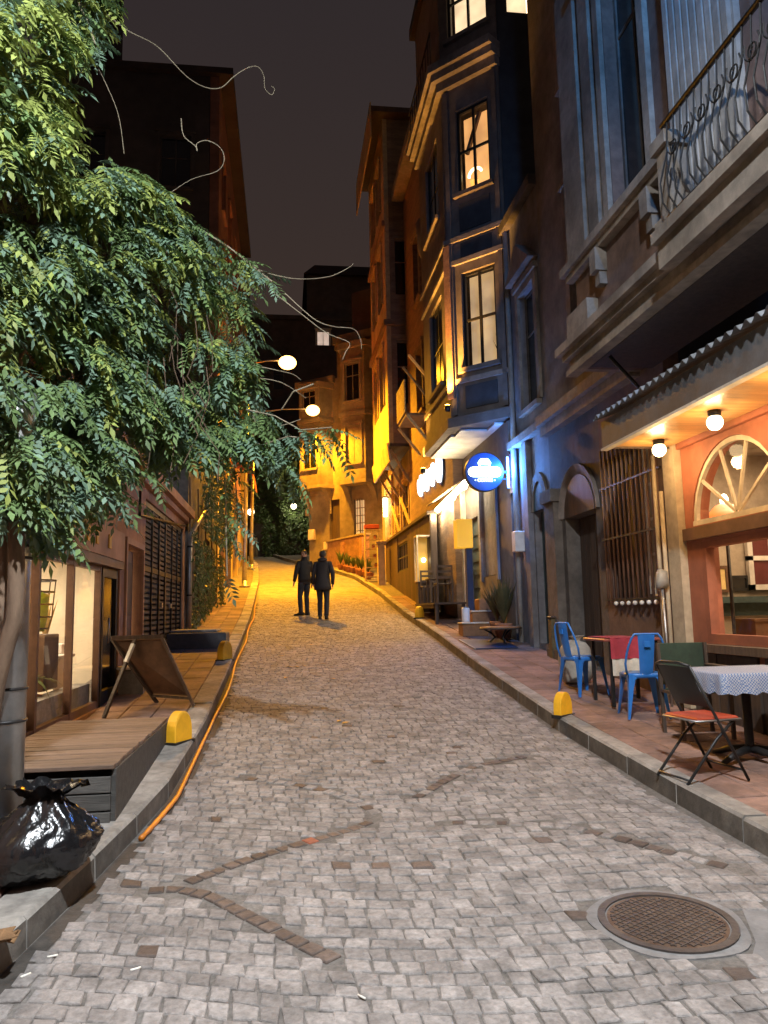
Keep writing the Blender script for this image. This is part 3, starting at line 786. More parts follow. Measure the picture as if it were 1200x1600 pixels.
for i in range(5200):
    v = R.uniform(15.6,23.8); zt_ = 3.2+2.6*R.random()**.6; z = R.uniform(g(v)+.2, zt_+.6)
    d = .05+.3*abs(noise.noise(Vector((v*.8, z*.9, 2))))+R.uniform(0,.12)+(.25 if z > 3.3 else 0)
    if noise.noise(Vector((v*.9, z*.7, 9))) < -.22 and z < 3.4: continue
    pts.append((Vector((-2.05+d, v, z)), Vector((1,-.4,.2))))
b = B(); scatter_leaves(b, pts, .055); mk('foliage', b, leaf_d, iv, kind='stuff')
for k in range(5):
    v = 16.4+k*1.6; mk('stem', B().tube([(-1.98, v, g(v)+.13), (-1.97, v+.1, 2.5), (-1.98, v-.1, 4.5)], .02, 5), bark, iv)
dp = thing('drainpipe', 'grey zinc drainpipe with a slanting elbow on the ivy house corner', 'drainpipe', (-1.95,16.4,1.2))
a_ = onU(325,770,-1.95); b_ = onU(324,792,-1.95); c_ = onU(297,836,-1.95); d_ = onU(295,985,-1.95)
mk('pipe', B().tube([a_, b_, lerp(b_,c_,.5), c_, Vector((-1.95, d_.y, g(d_.y)+.14))], .05, 10), greymetal, dp)
for z in (2.0,3.0): mk('clip', B().lathe((-1.95, d_.y, z), [(.055,0),(.06,.005),(.06,.03),(.055,.035)], 10), darkmetal, dp)

t = thing('tall_dark_house', 'tall dark unlit house with a red brick street front behind the vine', 'building', (-2.1,30,2.5))
TW = FR((-2.1,24,0), (-1,0,0), (0,1,0))
wins = [(.9,1.9),(3.6,4.6),(6.4,7.4)]; lev = [(5,6.9),(8.3,10.3),(11.9,13.9),(15.4,17.2)]
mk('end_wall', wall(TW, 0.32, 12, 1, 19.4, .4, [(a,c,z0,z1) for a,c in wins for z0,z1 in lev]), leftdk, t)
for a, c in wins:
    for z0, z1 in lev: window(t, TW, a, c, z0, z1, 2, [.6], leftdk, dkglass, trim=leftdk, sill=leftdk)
LF = FR((-2.1,0,0), (0,1,0), (-1,0,0))
fw_ = [(25.2,26.2),(28.2,29.2),(31.2,32.2),(34.2,35.2)]; fl = [(8.6,10.6),(12,14),(15.4,17.2)]
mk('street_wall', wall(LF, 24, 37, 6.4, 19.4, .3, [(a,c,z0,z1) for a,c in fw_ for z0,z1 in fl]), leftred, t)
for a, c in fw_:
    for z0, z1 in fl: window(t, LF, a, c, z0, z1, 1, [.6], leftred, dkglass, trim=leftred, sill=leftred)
mk('ground_storey', wall(LF, 24, 37, 1.5, 6.4, .35, [(25.2,27,2,4.9),(29.5,31.2,2.9,5.4),(33,35,3,5.8)]), yplaster, t)
for a, c, z0, z1 in ((25.2,27,2.2,4.9),(29.5,31.2,2.9,5.4),(33,35,3.2,5.8)):
    sh = mk('roller_shutter', bx(LF, a, c, .2, .24, z0, z1), brick_m, t)
    z = z0+.05
    while z < z1-.05:
        mk('slat', bx(LF, a+.01, c-.01, .17, .199, z, z+.09), brick_m, sh); z += .13
mk('string_course', B().box(24,37,-.16,-.002,6.3,6.5).box(24,37,-.1,-.002,11.1,11.25).xf(LF), yplaster, t)
for q_ in ((27.6,28.3,-.2,-.002,2.4,6.29),(31.9,32.4,-.15,-.002,3,6.29)): mk('pilaster', bx(LF, *q_), yplaster, t)
mk('eaves', B().box(23.8,37.2,-.45,12.0,19.4,19.62).xf(LF), rooft, t)
b = B(); b.hexa([(-14,23.8,19.62),(-1.75,23.8,19.62),(-1.75,37,19.62),(-14,37,19.62),(-10,27,21.8),(-6,27,21.8),(-6,33,21.8),(-10,33,21.8)]); rf = mk('roof', b, rooft, t)
mk('chimney', B().box(-6.6,-5.6,24.6,25.6,19.7,24), leftdk, rf)
aw = thing('awning', 'red scalloped window awning on the lamplit house above the pavement', 'awning', (-2.1,30,6.6))
a0 = onV(367,706,29.0); n = 12; b = B(); b.smooth = True
rings = []
for k in range(7):
    a = math.pi/2*k/6; rings.append([(-2.08+.95*math.sin(a), y, 7.55-.95*(1-math.cos(a))) for y in (27.2, 31.4)])
b.loft(rings, False, False); mk('cloth', b, awn_red, aw)
b = B()
for k in range(14):
    y0 = 27.2+k*.3; b.poly([(-1.128,y0,6.6),(-1.128,y0+.3,6.6),(-1.13,y0+.27,6.42),(-1.13,y0+.15,6.36),(-1.13,y0+.03,6.42)])
mk('valance', b, awn_red, aw)
for y in (27.2, 31.4): mk('rib', B().tube([(-2.08,y,6.6),(-1.13,y,6.6)], .025, 6), darkmetal, aw)
t = thing('lamplit_house', 'ochre lamplit house at the top of the street on the left', 'building', (-2.5,42,4))
LL = FR((-2.15,37.1,0), (-.06,1,0), (-1,-.06,0))
wn_ = [(1.2,2.2),(4.2,5.2),(7.2,8.2)]
mk('wall', wall(LL, 0, 9.5, 3, 18.5, .35, [(a,c,z0,z0+1.9) for a,c in wn_ for z0 in (5.2,8.6,12,15.3)]), yplaster, t)
for a, c in wn_:
    for z0 in (5.2,8.6,12,15.3): window(t, LL, a, c, z0, z0+1.9, 1, [.6], timber_y, dkglass, trim=ochre_t, sill=ochre_t)
mk('corner_pier', B().box(-.02,.5,-.3,-.002,3.2,18.4).xf(LL), ochre_t, t)
mk('eaves', bx(LL, -.1, 9.7, -.5, 5, 18.5, 18.75), rooft, t)
mk('ladder_rail', B().tube([LL@Vector((3.2,-.4,4)), LL@Vector((3.2,-.4,8))], .03, 6), darkmetal, t)
# wall globe lamps
def globe_lamp(p, wallp, label, r, power, mat, col):
    t = thing('wall_lamp', label, 'lamp', p, group='globe wall lamps up the street')
    mk('globe', B().ball(p, r, 12), mat, t); mk('bracket', B().tube([p+Vector((0,0,r+.0)), p+Vector((0,0,r+.08)), wallp+Vector((0,0,r+.08))], .02, 6), darkmetal, t)
    mk('cap', B().lathe(p+Vector((0,0,r*.8)), [(r*.6,0),(r*.4,.06),(.02,.08)], 10), darkmetal, t)
    light('globe_light', 'POINT', p+Vector((.0,-r-.06,-.05)), power, col, .12, t)
p = onV(392,800,38.0); globe_lamp(p, Vector((-2.2,38,p.z)), 'white globe lamp on the lamplit house at the street top', .17, 150, whiteglobe, (1,.72,.35))
p = onV(459,791,45.5); globe_lamp(p, Vector((.9,46.3,p.z)), 'white globe lamp on the ivy-dark wall at the bend', .18, 150, whiteglobe, (1,.85,.55))
# closing houses at the bend
t = thing('dark_end_house', 'tall dark house closing the street with one lit attic window', 'building', (1,53,5.8))
EW = FR((-7,52,0), (1,0,0), (0,1,0))
q = onV(505,528,52.0); xl = q.x+7; zl = q.z
q2 = onV(570,490,52.0)
ops = [(xl-.45,xl+.45,zl-.55,zl+.5),(q2.x+7-.5,q2.x+7+.5,q2.z-.7,q2.z+.6)]
more = [(6.2,7.0,9,10.8),(8.4,9.2,9,10.8),(6.2,7.0,13,14.8),(8.4,9.2,13,14.8),(6.2,7,17,18.8)]
mk('wall', wall(EW, 0, 20, 4, 22, .4, ops[:1]+more), far_dk, t)
mk('attic_wall', wall(FR((-7,52.3,0),(1,0,0),(0,1,0)), 8.6, 20, 22.002, 25.5, .4, ops[1:]), far_dk, t)
mk('parapet', bx(EW, -.1, 20, -.2, .6, 22.003, 22.3), far_dk, t)
window(t, EW, *ops[0], 2, 1, white, lit_far, rec=.08, trim=cream)
window(t, FR((-7,52.3,0),(1,0,0),(0,1,0)), *ops[1], 2, 1, white, dkglass, trim=far_dk)
for o in more: window(t, EW, *o, 1, [.6], far_dk, dkglass, trim=far_dk)
mk('roof', B().hexa([(1.4,52.0,25.5),(13.2,52.0,25.5),(13.2,60,25.5),(1.4,60,25.5),(2.2,53,26.6),(13,53,26.6),(13,58,26.6),(2.2,58,26.6)]), rooft, t)
gw = thing('garden_wall', 'old garden wall with ivy and a doorway at the bend of the street', 'wall', (0,46.6,4.8))
GW = FR((-4.5,47.6,0), (1,-.22,0), (.22,1,0))
mk('wall', wall(GW, 0, 7.0, 4.2, 10.5, .4, [(1.3,2.4,4.2,7.4),(.25,.9,5.6,7.0)]), stone_dk, gw)
mk('door', bx(GW, 1.3, 2.4, .2, .25, 4.5, 7.4), wood_dark, gw)
mk('coping', bx(GW, -.1, 7.1, -.1, .5, 10.5, 10.65), stone_dk, gw)
mk('lit_pier', bx(GW, 2.45, 2.9, -.25, -.002, 4.2, 6.2), yplaster, gw)
iv = thing('ivy', 'dark ivy and shrubs covering the garden wall at the street bend', 'ivy', (.5,46.3,5))
pts = []
for i in range(5000):
    x = R.uniform(2.9,7.2); z = R.uniform(4.8,12.5); d = .1+1.2*abs(noise.noise(Vector((x*.5,z*.4,5))))+R.uniform(0,.2)
    if x < 3.4 and z < 7: continue
    pts.append((GW@Vector((x,-d,z)), Vector((-.2,-1,.2))))
b = B(); scatter_leaves(b, pts, .11); mk('foliage', b, leaf_d, iv, kind='stuff')

# ------------------------------------------------------------------ street lamps
def street_lamp(base, top, head, label, power, tilt, cone, r=.07):
    t = thing('street_lamp', label, 'street lamp', base, group='sodium street lamps')
    mk('pole', B().tube([base, Vector((base.x, base.y, base.z+1.2)), Vector((top.x, top.y, top.z))], [r*1.35, r*1.1, r*.7], 10), greymetal, t)
    mk('base_plate', B().lathe(base, [(.19,-.02),(.19,.02),(.1,.03),(.1,.2)], 12), greymetal, t)
    mk('arm', B().tube([top-Vector((0,0,.06)), lerp(top, head, .5)+Vector((0,0,.05)), head+Vector((-.15,0,.04))], r*.45, 8), greymetal, t)
    h = B(); h.smooth = True
    h.loft([[head+Vector((x, w_*math.cos(j*math.pi/6), .06+hh*math.sin(j*math.pi/6))) for j in range(12)] for x, w_, hh in ((-.3,.04,.03),(-.2,.11,.07),(.1,.15,.09),(.3,.1,.06),(.36,.03,.02))])
    mk('lamp_head', h, greymetal, t)
    mk('lamp_bowl', B().ball(head+Vector((.05,0,-.04)), .3, 16, (1.1,.9,.85)), sodium_m, t)
    light('sodium_light', 'SPOT', head+Vector((.05,0,-.3)), power, (1,.41,.015), .12, t, aim=head+Vector((.2,-5*math.tan(rad(tilt)),-5)), spot=cone, blend=.6)
hd = onV(447,565,27.5); tp = onV(389,566,27.5)
street_lamp(Vector((-1.42,27.5,g(27.5)+.14)), tp, hd, 'orange sodium street lamp on a tall pole beside the awning', 20000, 7, 148)
hd = onV(487,640,35.0)
street_lamp(Vector((-1.5,35.0,g(35)+.14)), Vector((-1.4,35,hd.z-.1)), hd, 'orange sodium street lamp farther up the hill on a long arm', 7500, 2, 146)
# cool white lamp that lights the foreground: bracketed to the right-hand house, above the frame
LP = Vector((.6, .5, 7.5))
t = thing('wall_street_lamp', 'cool white bracket street lamp on the balcony house', 'street lamp', LP)
mk('bracket', B().tube([(3.58,.5,7.0),(2.9,.5,7.5),LP+Vector((.2,0,.1))], .035, 8), greymetal, t)
mk('lamp_head', B().bevbox(LP.x-.35,LP.x+.2,LP.y-.14,LP.y+.14,LP.z+.03,LP.z+.13,.03), greymetal, t)
mk('lens', B().box(LP.x-.3,LP.x+.12,LP.y-.11,LP.y+.11,LP.z+.01,LP.z+.028), EM('led_lens_lit', (.9,.95,1), 20), t)
light('led_light', 'SPOT', LP-Vector((0,0,.03)), 5600, (.9,.955,1), .12, t, aim=(-.7,5.5,1), spot=125, blend=1)

FP = Vector((2.3, 2.6, 8.8))  # added lamp, out of view, gives the upper facade its blue tint
t = thing('added_blue_lamp', 'added unseen blue-white lamp that tints the facade above the iron balcony', 'lamp', FP)
mk('bracket', B().tube([(3.58,2.6,8.6),(3.0,2.6,8.95),FP+Vector((.1,0,.1))], .025, 8), darkmetal, t)
mk('housing', B().bevbox(FP.x-.14,FP.x+.14,FP.y-.06,FP.y+.06,FP.z+.03,FP.z+.2,.02), darkmetal, t)
mk('lens', B().box(FP.x-.12,FP.x+.12,FP.y+.061,FP.y+.07,FP.z+.05,FP.z+.18), EM('blue_lens_lit', (.4,.6,1), 12), t)
light('added_blue_beam', 'SPOT', FP+Vector((0,.1,.05)), 900, (.13,.42,1), .1, t, aim=(3.6,6.5,7.6), spot=95, blend=1)

# ------------------------------------------------------------------ wisteria vine over the shop
vine = thing('wisteria_vine', 'big wisteria vine hanging over the shop from a twisted trunk', 'vine', (-1.8,4.5,.25))
def helix(pts, r0, r1, tw, n=40):
    out = []; rr = []
    for i in range(n+1):
        f = i/n; k = f*(len(pts)-1); j = min(int(k), len(pts)-2); p = lerp(Vector(pts[j]), Vector(pts[j+1]), k-j)
        a = tw*f*6.28; out.append(p+Vector((math.cos(a), math.sin(a), 0))*.035); rr.append(r0+(r1-r0)*f)
    return out, rr
for k, (pts, r0, r1, tw) in enumerate([([(-1.78,4.5,.22),(-1.62,4.48,.8),(-1.52,4.45,1.15),(-1.45,4.44,1.6),(-1.52,4.47,2.1),(-1.62,4.55,3),(-1.75,4.8,4.4)], .046, .045, 1.5),
                                     ([(-1.85,4.55,.22),(-1.72,4.5,1.0),(-1.58,4.48,1.6),(-1.6,4.55,2.4),(-1.6,4.8,3.2),(-1.6,5.2,4.4)], .035, .03, 2.2),
                                     ([(-1.7,5.0,4.2),(-1.5,5.6,4.6),(-1.2,6.4,4.4),(-.8,7.0,4.0)], .035, .015, 1),
                                     ([(-1.8,4.8,4.4),(-1.95,5.2,5.6),(-2.1,5.6,6.9)], .04, .02, 1)]):
    P, rr = helix(pts, r0, r1, tw); mk('trunk' if k < 2 else 'limb', B().tube(P, rr, 8), bark, vine)
def leaf_geo(seed, L=.25, pairs=5):
    rg = random.Random(seed); V = []; F = []
    def leaflet(p, d, ln, wd, nz):
        d = d.normalized(); s = d.cross(nz).normalized(); n = len(V); dr = Vector((0,0,-.32*ln))
        V.extend([p, p+d*ln*.45+s*wd+dr*.25, p+d*ln+dr, p+d*ln*.45-s*wd+dr*.25, p+d*ln*.5-nz*wd*.35+dr*.2])
        F.extend([(n,n+1,n+2,n+4),(n,n+4,n+2,n+3)])
    cur = rg.uniform(.15,.5)
    for k in range(pairs):
        f = (k+1)/(pairs+.5); p = Vector((L*f, 0, -cur*L*f*f))
        for s in (-1, 1):
            leaflet(p, Vector((.55, s*1.0, -.15+rg.uniform(-.25,.1))), .07*(1-.25*abs(f-.5))*rg.uniform(.85,1.15), .0155, Vector((0,0,1)))
    leaflet(Vector((L,0,-cur*L)), Vector((1,0,-cur*1.2)), .08, .017, Vector((0,0,1)))
    # rachis
    n = len(V); V.extend([Vector((0,-.0015,0)), Vector((0,.0015,0)), Vector((L,.001,-cur*L)), Vector((L,-.001,-cur*L))]); F.append((n,n+1,n+2,n+3))
    return V, F
LG = [leaf_geo(i, L=.2+.02*i, pairs=5+i % 3) for i in range(6)]
crown_px = [(0,-60),(170,-60),(165,25),(140,60),(98,70),(92,140),(108,190),(150,225),(210,262),(262,300),(300,340),(350,380),(400,405),(424,432),(385,445),(388,500),(398,545),(398,600),(415,640),(400,690),(372,705),(330,712),(292,695),(250,715),(212,742),(180,745),(135,790),(100,815),(55,838),(20,790),(-60,760),(-60,-60)]
def inpoly(x, y, P):
    c = False; j = len(P)-1
    for i in range(len(P)):
        if (P[i][1] > y) != (P[j][1] > y) and x < (P[j][0]-P[i][0])*(y-P[i][1])/(P[j][1]-P[i][1])+P[i][0]: c = not c
        j = i
    return c
def edge_d(x, y, P):
    best = 1e9
    for (ax, ay), (bx_, by) in zip(P, P[1:]+P[:1]):
        dx, dy = bx_-ax, by-ay; t = max(0, min(1, ((x-ax)*dx+(y-ay)*dy)/max(dx*dx+dy*dy, 1e-9))); best = min(best, math.hypot(x-ax-dx*t, y-ay-dy*t))
    return best
leaves = []   # (matrix, geo, mat, pixel size)
def add_leaf(p, out, size=1.0, yel=.3):
    yaw = math.atan2(out.y, out.x)+R.uniform(-.9,.9); pit = R.uniform(.1,.95)
    Mx = Matrix.Translation(p) @ Matrix.Rotation(yaw, 4, 'Z') @ Matrix.Rotation(pit, 4, 'Y') @ Matrix.Rotation(R.uniform(-.5,.5), 4, 'X') @ Matrix.Scale(size*R.uniform(.75,1.15), 4)
    r_ = R.random(); mt = 1 if r_ < yel else (0 if r_ < yel+(1-yel)*.55 else 2)
    leaves.append((Mx, R.randrange(6), mt))
nleaf = 0; tries = 0
while nleaf < 5800 and tries < 200000:
    tries += 1
    x = R.uniform(-60, 430); y = R.uniform(-60, 840)
    if not inpoly(x, y, crown_px): continue
    e = edge_d(x, y, crown_px)
    if e < 14 and R.random() < .65: continue
    # lumpy front surface: distance from clump noise; thicker away from the edge
    base = 4.35+2.2*min(max(0, x)/330, 1)
    lump = noise.noise(Vector((x*.011, y*.011, 3)))*.55+noise.noise(Vector((x*.03, y*.03, 8)))*.25
    vd = noise.noise(Vector((x*.013, y*.015, 21)))
    if vd < -.1:
        lump -= 1.0
        if R.random() < .8: continue     # gaps between clumps
    d = base-lump+R.random()**1.6*min(1.2, .15+e/60)
    if noise.noise(Vector((x*.025, y*.025, 31))) < -.42 and R.random() < .8: continue
    if 462 < x < 512 and 615 < y < 668: continue
    p = onV(x, y, d)
    if p.x < -2.0 and p.z < 3.8: p = onU(x, y, -1.98)
    add_leaf(p, Vector((.7,-.8,0)), 1.0, (.6 if x < 140 else .45) if y < 330 else (.25 if y < 560 else .08)); nleaf += 1
# free sprays reaching over the pavement
stems = []
sprays = [[(385,640,6.5),(430,650,6.4),(470,672,6.3),(518,668,6.2)],[(370,690,6.6),(410,695,6.5),(450,682,6.4),(526,690,6.3)],[(430,690,6.5),(450,715,6.4),(458,752,6.4)],
          [(395,650,6.7),(410,690,6.6),(425,730,6.6)],[(300,350,6.3),(360,388,6.4),(425,440,6.5)],[(345,690,6.8),(352,760,6.8),(355,900,6.9)],[(120,0,5.2),(140,40,5.2),(150,75,5.2)],
          [(60,690,5.2),(75,760,5.1),(90,820,5.1)],[(190,720,5.9),(180,760,5.9),(165,800,5.9)],[(440,640,6.5),(458,612,6.4),(490,600,6.4)],[(365,720,6.9),(372,800,6.9),(368,870,7)]]
for S in sprays:
    P3 = [onV(*s) for s in S]; stems.append((P3, .006)); N = 9*(len(P3)-1)
    for i in range(N):
        f = i/(N-1)*(len(P3)-1); j = min(int(f), len(P3)-2); p = lerp(P3[j], P3[j+1], f-j)
        a = R.uniform(0,6.28)
        if S[0][0] in (345, 365) and R.random() < .45: continue
        dq = p-EYE; zq = dq.dot(FW); xq = 600+FPX*dq.dot(RT)/zq; yq = 800-FPX*dq.dot(UP)/zq
        if 440 < xq < 520 and 600 < yq < 668: continue
        add_leaf(p, Vector((math.cos(a)+.5, math.sin(a)-.4, 0)), .95, .05)
tend = [[(165,20),(200,48),(245,72),(290,118),(320,136),(345,137),(365,120),(385,107),(402,104),(412,118),(414,138),(424,148),(429,140),(424,134)],
        [(100,-10),(128,45),(140,80),(165,130),(185,180),(194,240)],[(283,185),(287,212),(305,228),(308,236),(308,224),(325,220),(345,232),(350,252),(338,268),(300,280),(268,300)],
        [(395,418),(430,430),(470,436),(515,432),(545,418),(552,412)],[(425,455),(470,490),(510,520),(545,535),(540,550),(535,562)],[(445,458),(490,498),(520,510),(552,514),(563,530),(565,545)],
        [(60,60),(100,100),(122,120),(118,132),(95,132)],[(70,330),(75,410),(100,490),(120,560),(122,600)],[(30,250),(40,330),(55,400)],[(60,345),(130,352),(165,338)],[(140,368),(190,370),(220,372)],
        [(392,570),(430,578),(458,585),(470,594)],[(400,590),(440,598),(478,622)],[(400,640),(430,665),(470,655)]]
for T in tend:
    # smooth the path
    P3 = [onV(x, y, 6.1+.5*x/500) for x, y in T]; out = []
    for i in range(len(P3)-1):
        p0 = P3[max(i-1,0)]; p1 = P3[i]; p2 = P3[i+1]; p3 = P3[min(i+2, len(P3)-1)]
        for k in range(6):
            t_ = k/6; out.append(.5*((2*p1)+(p2-p0)*t_+(2*p0-5*p1+4*p2-p3)*t_*t_+(3*p1-p0-3*p2+p3)*t_**3))
    out.append(P3[-1]); mk('tendril', B().tube(out, [.0042-.0022*i/len(out) for i in range(len(out))], 5), stem_m, vine)
for P3, r_ in stems: mk('stem', B().tube(P3, r_, 5), stem_m, vine)
for i in range(14):
    x = R.uniform(20,330); y = 300+R.uniform(0,250)+x*.3; P3 = [onV(x+R.uniform(-12,12)*k, y+k*45, 5.0+1.5*x/400) for k in range(5)]
    mk('stem', B().tube(P3, .0035, 5), bark, vine)
# the 300 leaves that show largest (nearest) are parts, the rest one mass
def near(Mx): d = Mx.translation-EYE; z = d.dot(FW); x = 600+FPX*d.dot(RT)/z; y = 800-FPX*d.dot(UP)/z; return z+(0 if (0 < x < 1200 and 0 < y < 1600) else 100)
order = sorted(range(len(leaves)), key=lambda i: near(leaves[i][0])); big = set(order[:300])
mats_l = [leaf_a, leaf_b, leaf_c]; protos = {}
mass = B()
for i, (Mx, gi, mi) in enumerate(leaves):
    V, F = LG[gi]
    if i in big:
        if (gi, mi) not in protos:
            b = B(); b.v = [v.copy() for v in V]; b.f = list(F); b.mi = [0]*len(F); b.sm = [True]*len(F)
            o = mk('leaf', b, mats_l[mi], vine); off = W[o].translation.copy(); protos[(gi, mi)] = (o, off)
            o.matrix_basis = W[vine].inverted() @ Mx @ Matrix.Translation(off)
        else:
            o, off = protos[(gi, mi)]; inst(o, Mx @ Matrix.Translation(off), vine)
    else:
        n = len(mass.v); mass.v += [Mx @ v for v in V]; mass.f += [tuple(k+n for k in f) for f in F]; mass.mi += [mi]*len(F); mass.sm += [True]*len(F)
mk('crown', mass, mats_l, vine, kind='stuff')
# ------------------------------------------------------------------ right: balcony house with the diner
t = thing('balcony_house', 'stone house with projecting upper storey and iron balcony over the diner', 'building', (4.4,5,.3)); bh = t
AR = [(7.02,.795),(5.35,.795)]   # fan-light centres along the street, half widths
z_a0, z_a1 = 2.45, 3.27
ops = [(4.45,7.68,1.22,2.27)]+[(c-h,c+h,z_a0,z_a1+.02) for c,h in AR]
mk('diner_front', wall(RW, 1.5, 8.2, .9, 3.46, .2, ops), terracotta, t)
b = B()
for c, h in AR:   # spandrels above the arches
    n = 14
    for s in (0, 1):
        for k in range(n//2):
            a0 = math.pi*(k+s*n//2)/n; a1 = math.pi*(k+1+s*n//2)/n
            p = [(c+h*math.cos(a0), z_a0+(z_a1-z_a0)*math.sin(a0)), (c+h*math.cos(a1), z_a0+(z_a1-z_a0)*math.sin(a1))]
            b.prism([(p[0][0],0,p[0][1]),(p[1][0],0,p[1][1]),(p[1][0],0,z_a1+.021),(p[0][0],0,z_a1+.021)], (0,.19,0))
mk('arch_spandrel', b.xf(RW), terracotta, t)
for c, h in AR:
    b = B(); n = 24; arc = [(c+(h-.03)*math.cos(math.pi*k/n), .04, z_a0+.04+(z_a1-z_a0-.07)*math.sin(math.pi*k/n)) for k in range(n+1)]
    for p, q in zip(arc, arc[1:]): b.bar(p, q, .045, .05)
    b.box(c-h, c+h, .005, .075, z_a0-.01, z_a0+.055)
    cc = Vector((c, .04, z_a0+.05))
    for k in (1, 2, 3, 4):
        a = math.pi*k/5; e = Vector((c+(h-.05)*math.cos(a), .04, z_a0+.04+(z_a1-z_a0-.09)*math.sin(a))); b.bar(lerp(cc, e, .04), e, .026, .03)
    fl_ = mk('fanlight', b.xf(RW), cream, t)
    b = B(); pts = [(c+(h-.04)*math.cos(math.pi*k/n), .055, z_a0+.04+(z_a1-z_a0-.08)*math.sin(math.pi*k/n)) for k in range(n+1)]
    b.prism(pts, (0,.006,0)); mk('pane', b.xf(RW), glass, fl_)
fr = mk('diner_window_frame', B().box(7.6,7.68,.0,.1,1.22,2.268).box(4.45,7.6,.0,.1,1.22,1.3).box(4.45,7.6,.0,.1,2.2,2.268).box(5.98,6.06,.0,.1,1.3,2.2).xf(RW), terracotta, t)
for a, c in ((4.46,5.975),(6.065,7.595)): mk('pane', bx(RW, a, c, .05, .058, 1.302, 2.198), glass, fr)
mk('window_ledge', B().box(3.5,7.95,-.14,-.003,1.12,1.2).xf(RW), wood_dark, t)
mk('transom', B().box(3.5,7.95,-.05,-.003,2.3,2.43).xf(RW), brownpaint, t)
mk('dado_panel', wall(RW, 1.5, 8.2, .1, .898, .15, []), wood_dark, t)
for x in (3.6,4.4,5.2,6.0,6.8,7.5): mk('dado_board', bx(RW, x, x+.68, -.03, -.002, .4, 1.1), wood_dark, t)
mk('corner_column', B().box(7.96,8.22,-.09,-.003,.5,3.4).xf(RW), beige, t)
mk('frame_moulding', B().box(3.5,7.95,-.06,-.003,3.33,3.42).box(6.15,6.21,-.04,-.003,2.44,3.32).xf(RW), terracotta, t)
# barred bay and stone doorway
mk('barred_wall', wall(RW, 8.22, 10.15, .3, 4.6, .2, [(8.55,9.95,1.72,3.62)]), brown_panel, t)
wn = window(t, RW, 8.6, 9.1, 1.75, 3.6, 1, 4, white, M('curtain_cloth', (.55,.45,.33), .9), rec=.1)
mk('board_back', bx(RW, 9.1, 9.95, .1, .15, 1.72, 3.62), wood_dark, t)
for k in range(13): mk('window_bar', B().tube([RW@Vector((8.45+k*.13,-.05,1.62)), RW@Vector((8.45+k*.13,-.05,3.75))], .016, 6), brownpaint, t)
for z in (1.68, 2.5, 3.2): mk('bar_rail', B().box(8.36,10.1,-.065,-.035,z,z+.025).xf(RW), darkmetal, t)
for k in range(8): mk('ledge_stud', B().ball(RW@Vector((8.42+k*.185,-.08,1.645)), .03, 8), white, t)
mk('stone_wall', wall(RW, 10.15, 12.2, .3, 4.6, .35, [(10.4,11.6,.3,3.0)]), stone_dk, t)
b = B(); n = 12
for k in range(n):
    a0, a1 = math.pi*k/n, math.pi*(k+1)/n; c, h = 11.0, .6
    b.prism([(c+h*math.cos(a0),0,3.0+.6*math.sin(a0)),(c+h*math.cos(a1),0,3.0+.6*math.sin(a1)),(c+(h+.16)*math.cos(a1),-.06,3.0+.76*math.sin(a1)),(c+(h+.16)*math.cos(a0),-.06,3.0+.76*math.sin(a0))], (0,.1,0))
mk('door_arch', b.xf(RW), stone_r, t)
mk('door_tympanum', B().prism([(11.0+.6*math.cos(math.pi*k/12),-.02,3.0+.6*math.sin(math.pi*k/12)) for k in range(13)], (0,.015,0)).xf(RW), wood_dark, t)
dr = mk('arched_door', B().box(10.4,11.6,.25,.3,.5,3.0).xf(RW), wood_dark, t)
for k in range(6): mk('plank', bx(RW, 10.41+k*.198, 10.6+k*.198, .22, .249, .55, 2.98), wood_dark, dr)
mk('pillar', B().box(11.75,12.2,-.14,-.002,.5,3.3).box(11.7,12.2,-.2,-.002,3.3,3.5).box(11.7,12.2,-.2,-.002,.4,.95).xf(RW), stone_dk, t)
# storey above, recessed part
UW = FR((4.4,0,0), (0,1,0), (1,0,0))
mk('recessed_wall', wall(UW, 8.7, 12.2, 4.6, 16.0, .3, [(9.7,10.8,5.7,8.0),(9.7,10.8,9.8,12)]), stone_r, t)
for z0, z1 in ((5.7,8.0),(9.8,12)): window(t, UW, 9.7, 10.8, z0, z1, 2, [.65], stone_dk, dkglass, trim=mould, sill=mould, tw=.14)
mk('cornice_band', B().box(8.8,12.2,-.22,-.002,4.62,4.78).box(8.8,12.2,-.14,-.002,4.45,4.61).xf(UW), mould, t)
# projecting storey
PW = FR((3.6,0,0), (0,1,0), (1,0,0))
mk('oriel_wall', wall(PW, -3, 8.72, 4.5, 13, .25, [(6.68,7.55,5.86,8.9),(3.6,5.0,5.3,9.0)]), brown_panel, t)
mk('oriel_end', B().box(3.86,4.39,8.47,8.72,4.5,13), brown_panel, t)
mk('oriel_soffit', B().box(3.62,4.39,-3,8.46,4.44,4.497), wood_dark, t)
b = B()
for y0, z0, z1 in ((-.24,4.70,4.8),(-.17,4.62,4.698),(-.1,4.5,4.618),(-.14,4.43,4.498)):
    b.box(-3, 8.72-y0*.9, y0, -.002, z0, z1); 
mk('base_moulding', b.xf(PW), mould, t)
b = B()
for y0, z0, z1 in ((-.24,4.70,4.8),(-.17,4.62,4.698),(-.1,4.5,4.618)): b.box(3.6, 4.39, 8.723, 8.72-y0, z0, z1)
mk('base_moulding', b, mould, t)
mk('sill_moulding', B().box(6.0,8.85,-.16,-.002,5.7,5.8).box(6.0,8.8,-.1,-.002,5.62,5.698).xf(PW), mould, t)
for x in (6.55, 7.8): mk('console', B().box(x,x+.16,-.14,-.002,5.35,5.618).box(x+.02,x+.14,-.09,-.002,5.2,5.35).xf(PW), mould, t)
window(t, PW, 6.68, 7.55, 5.86, 8.9, 2, [.7], stone_dk, dkglass, rec=.14)
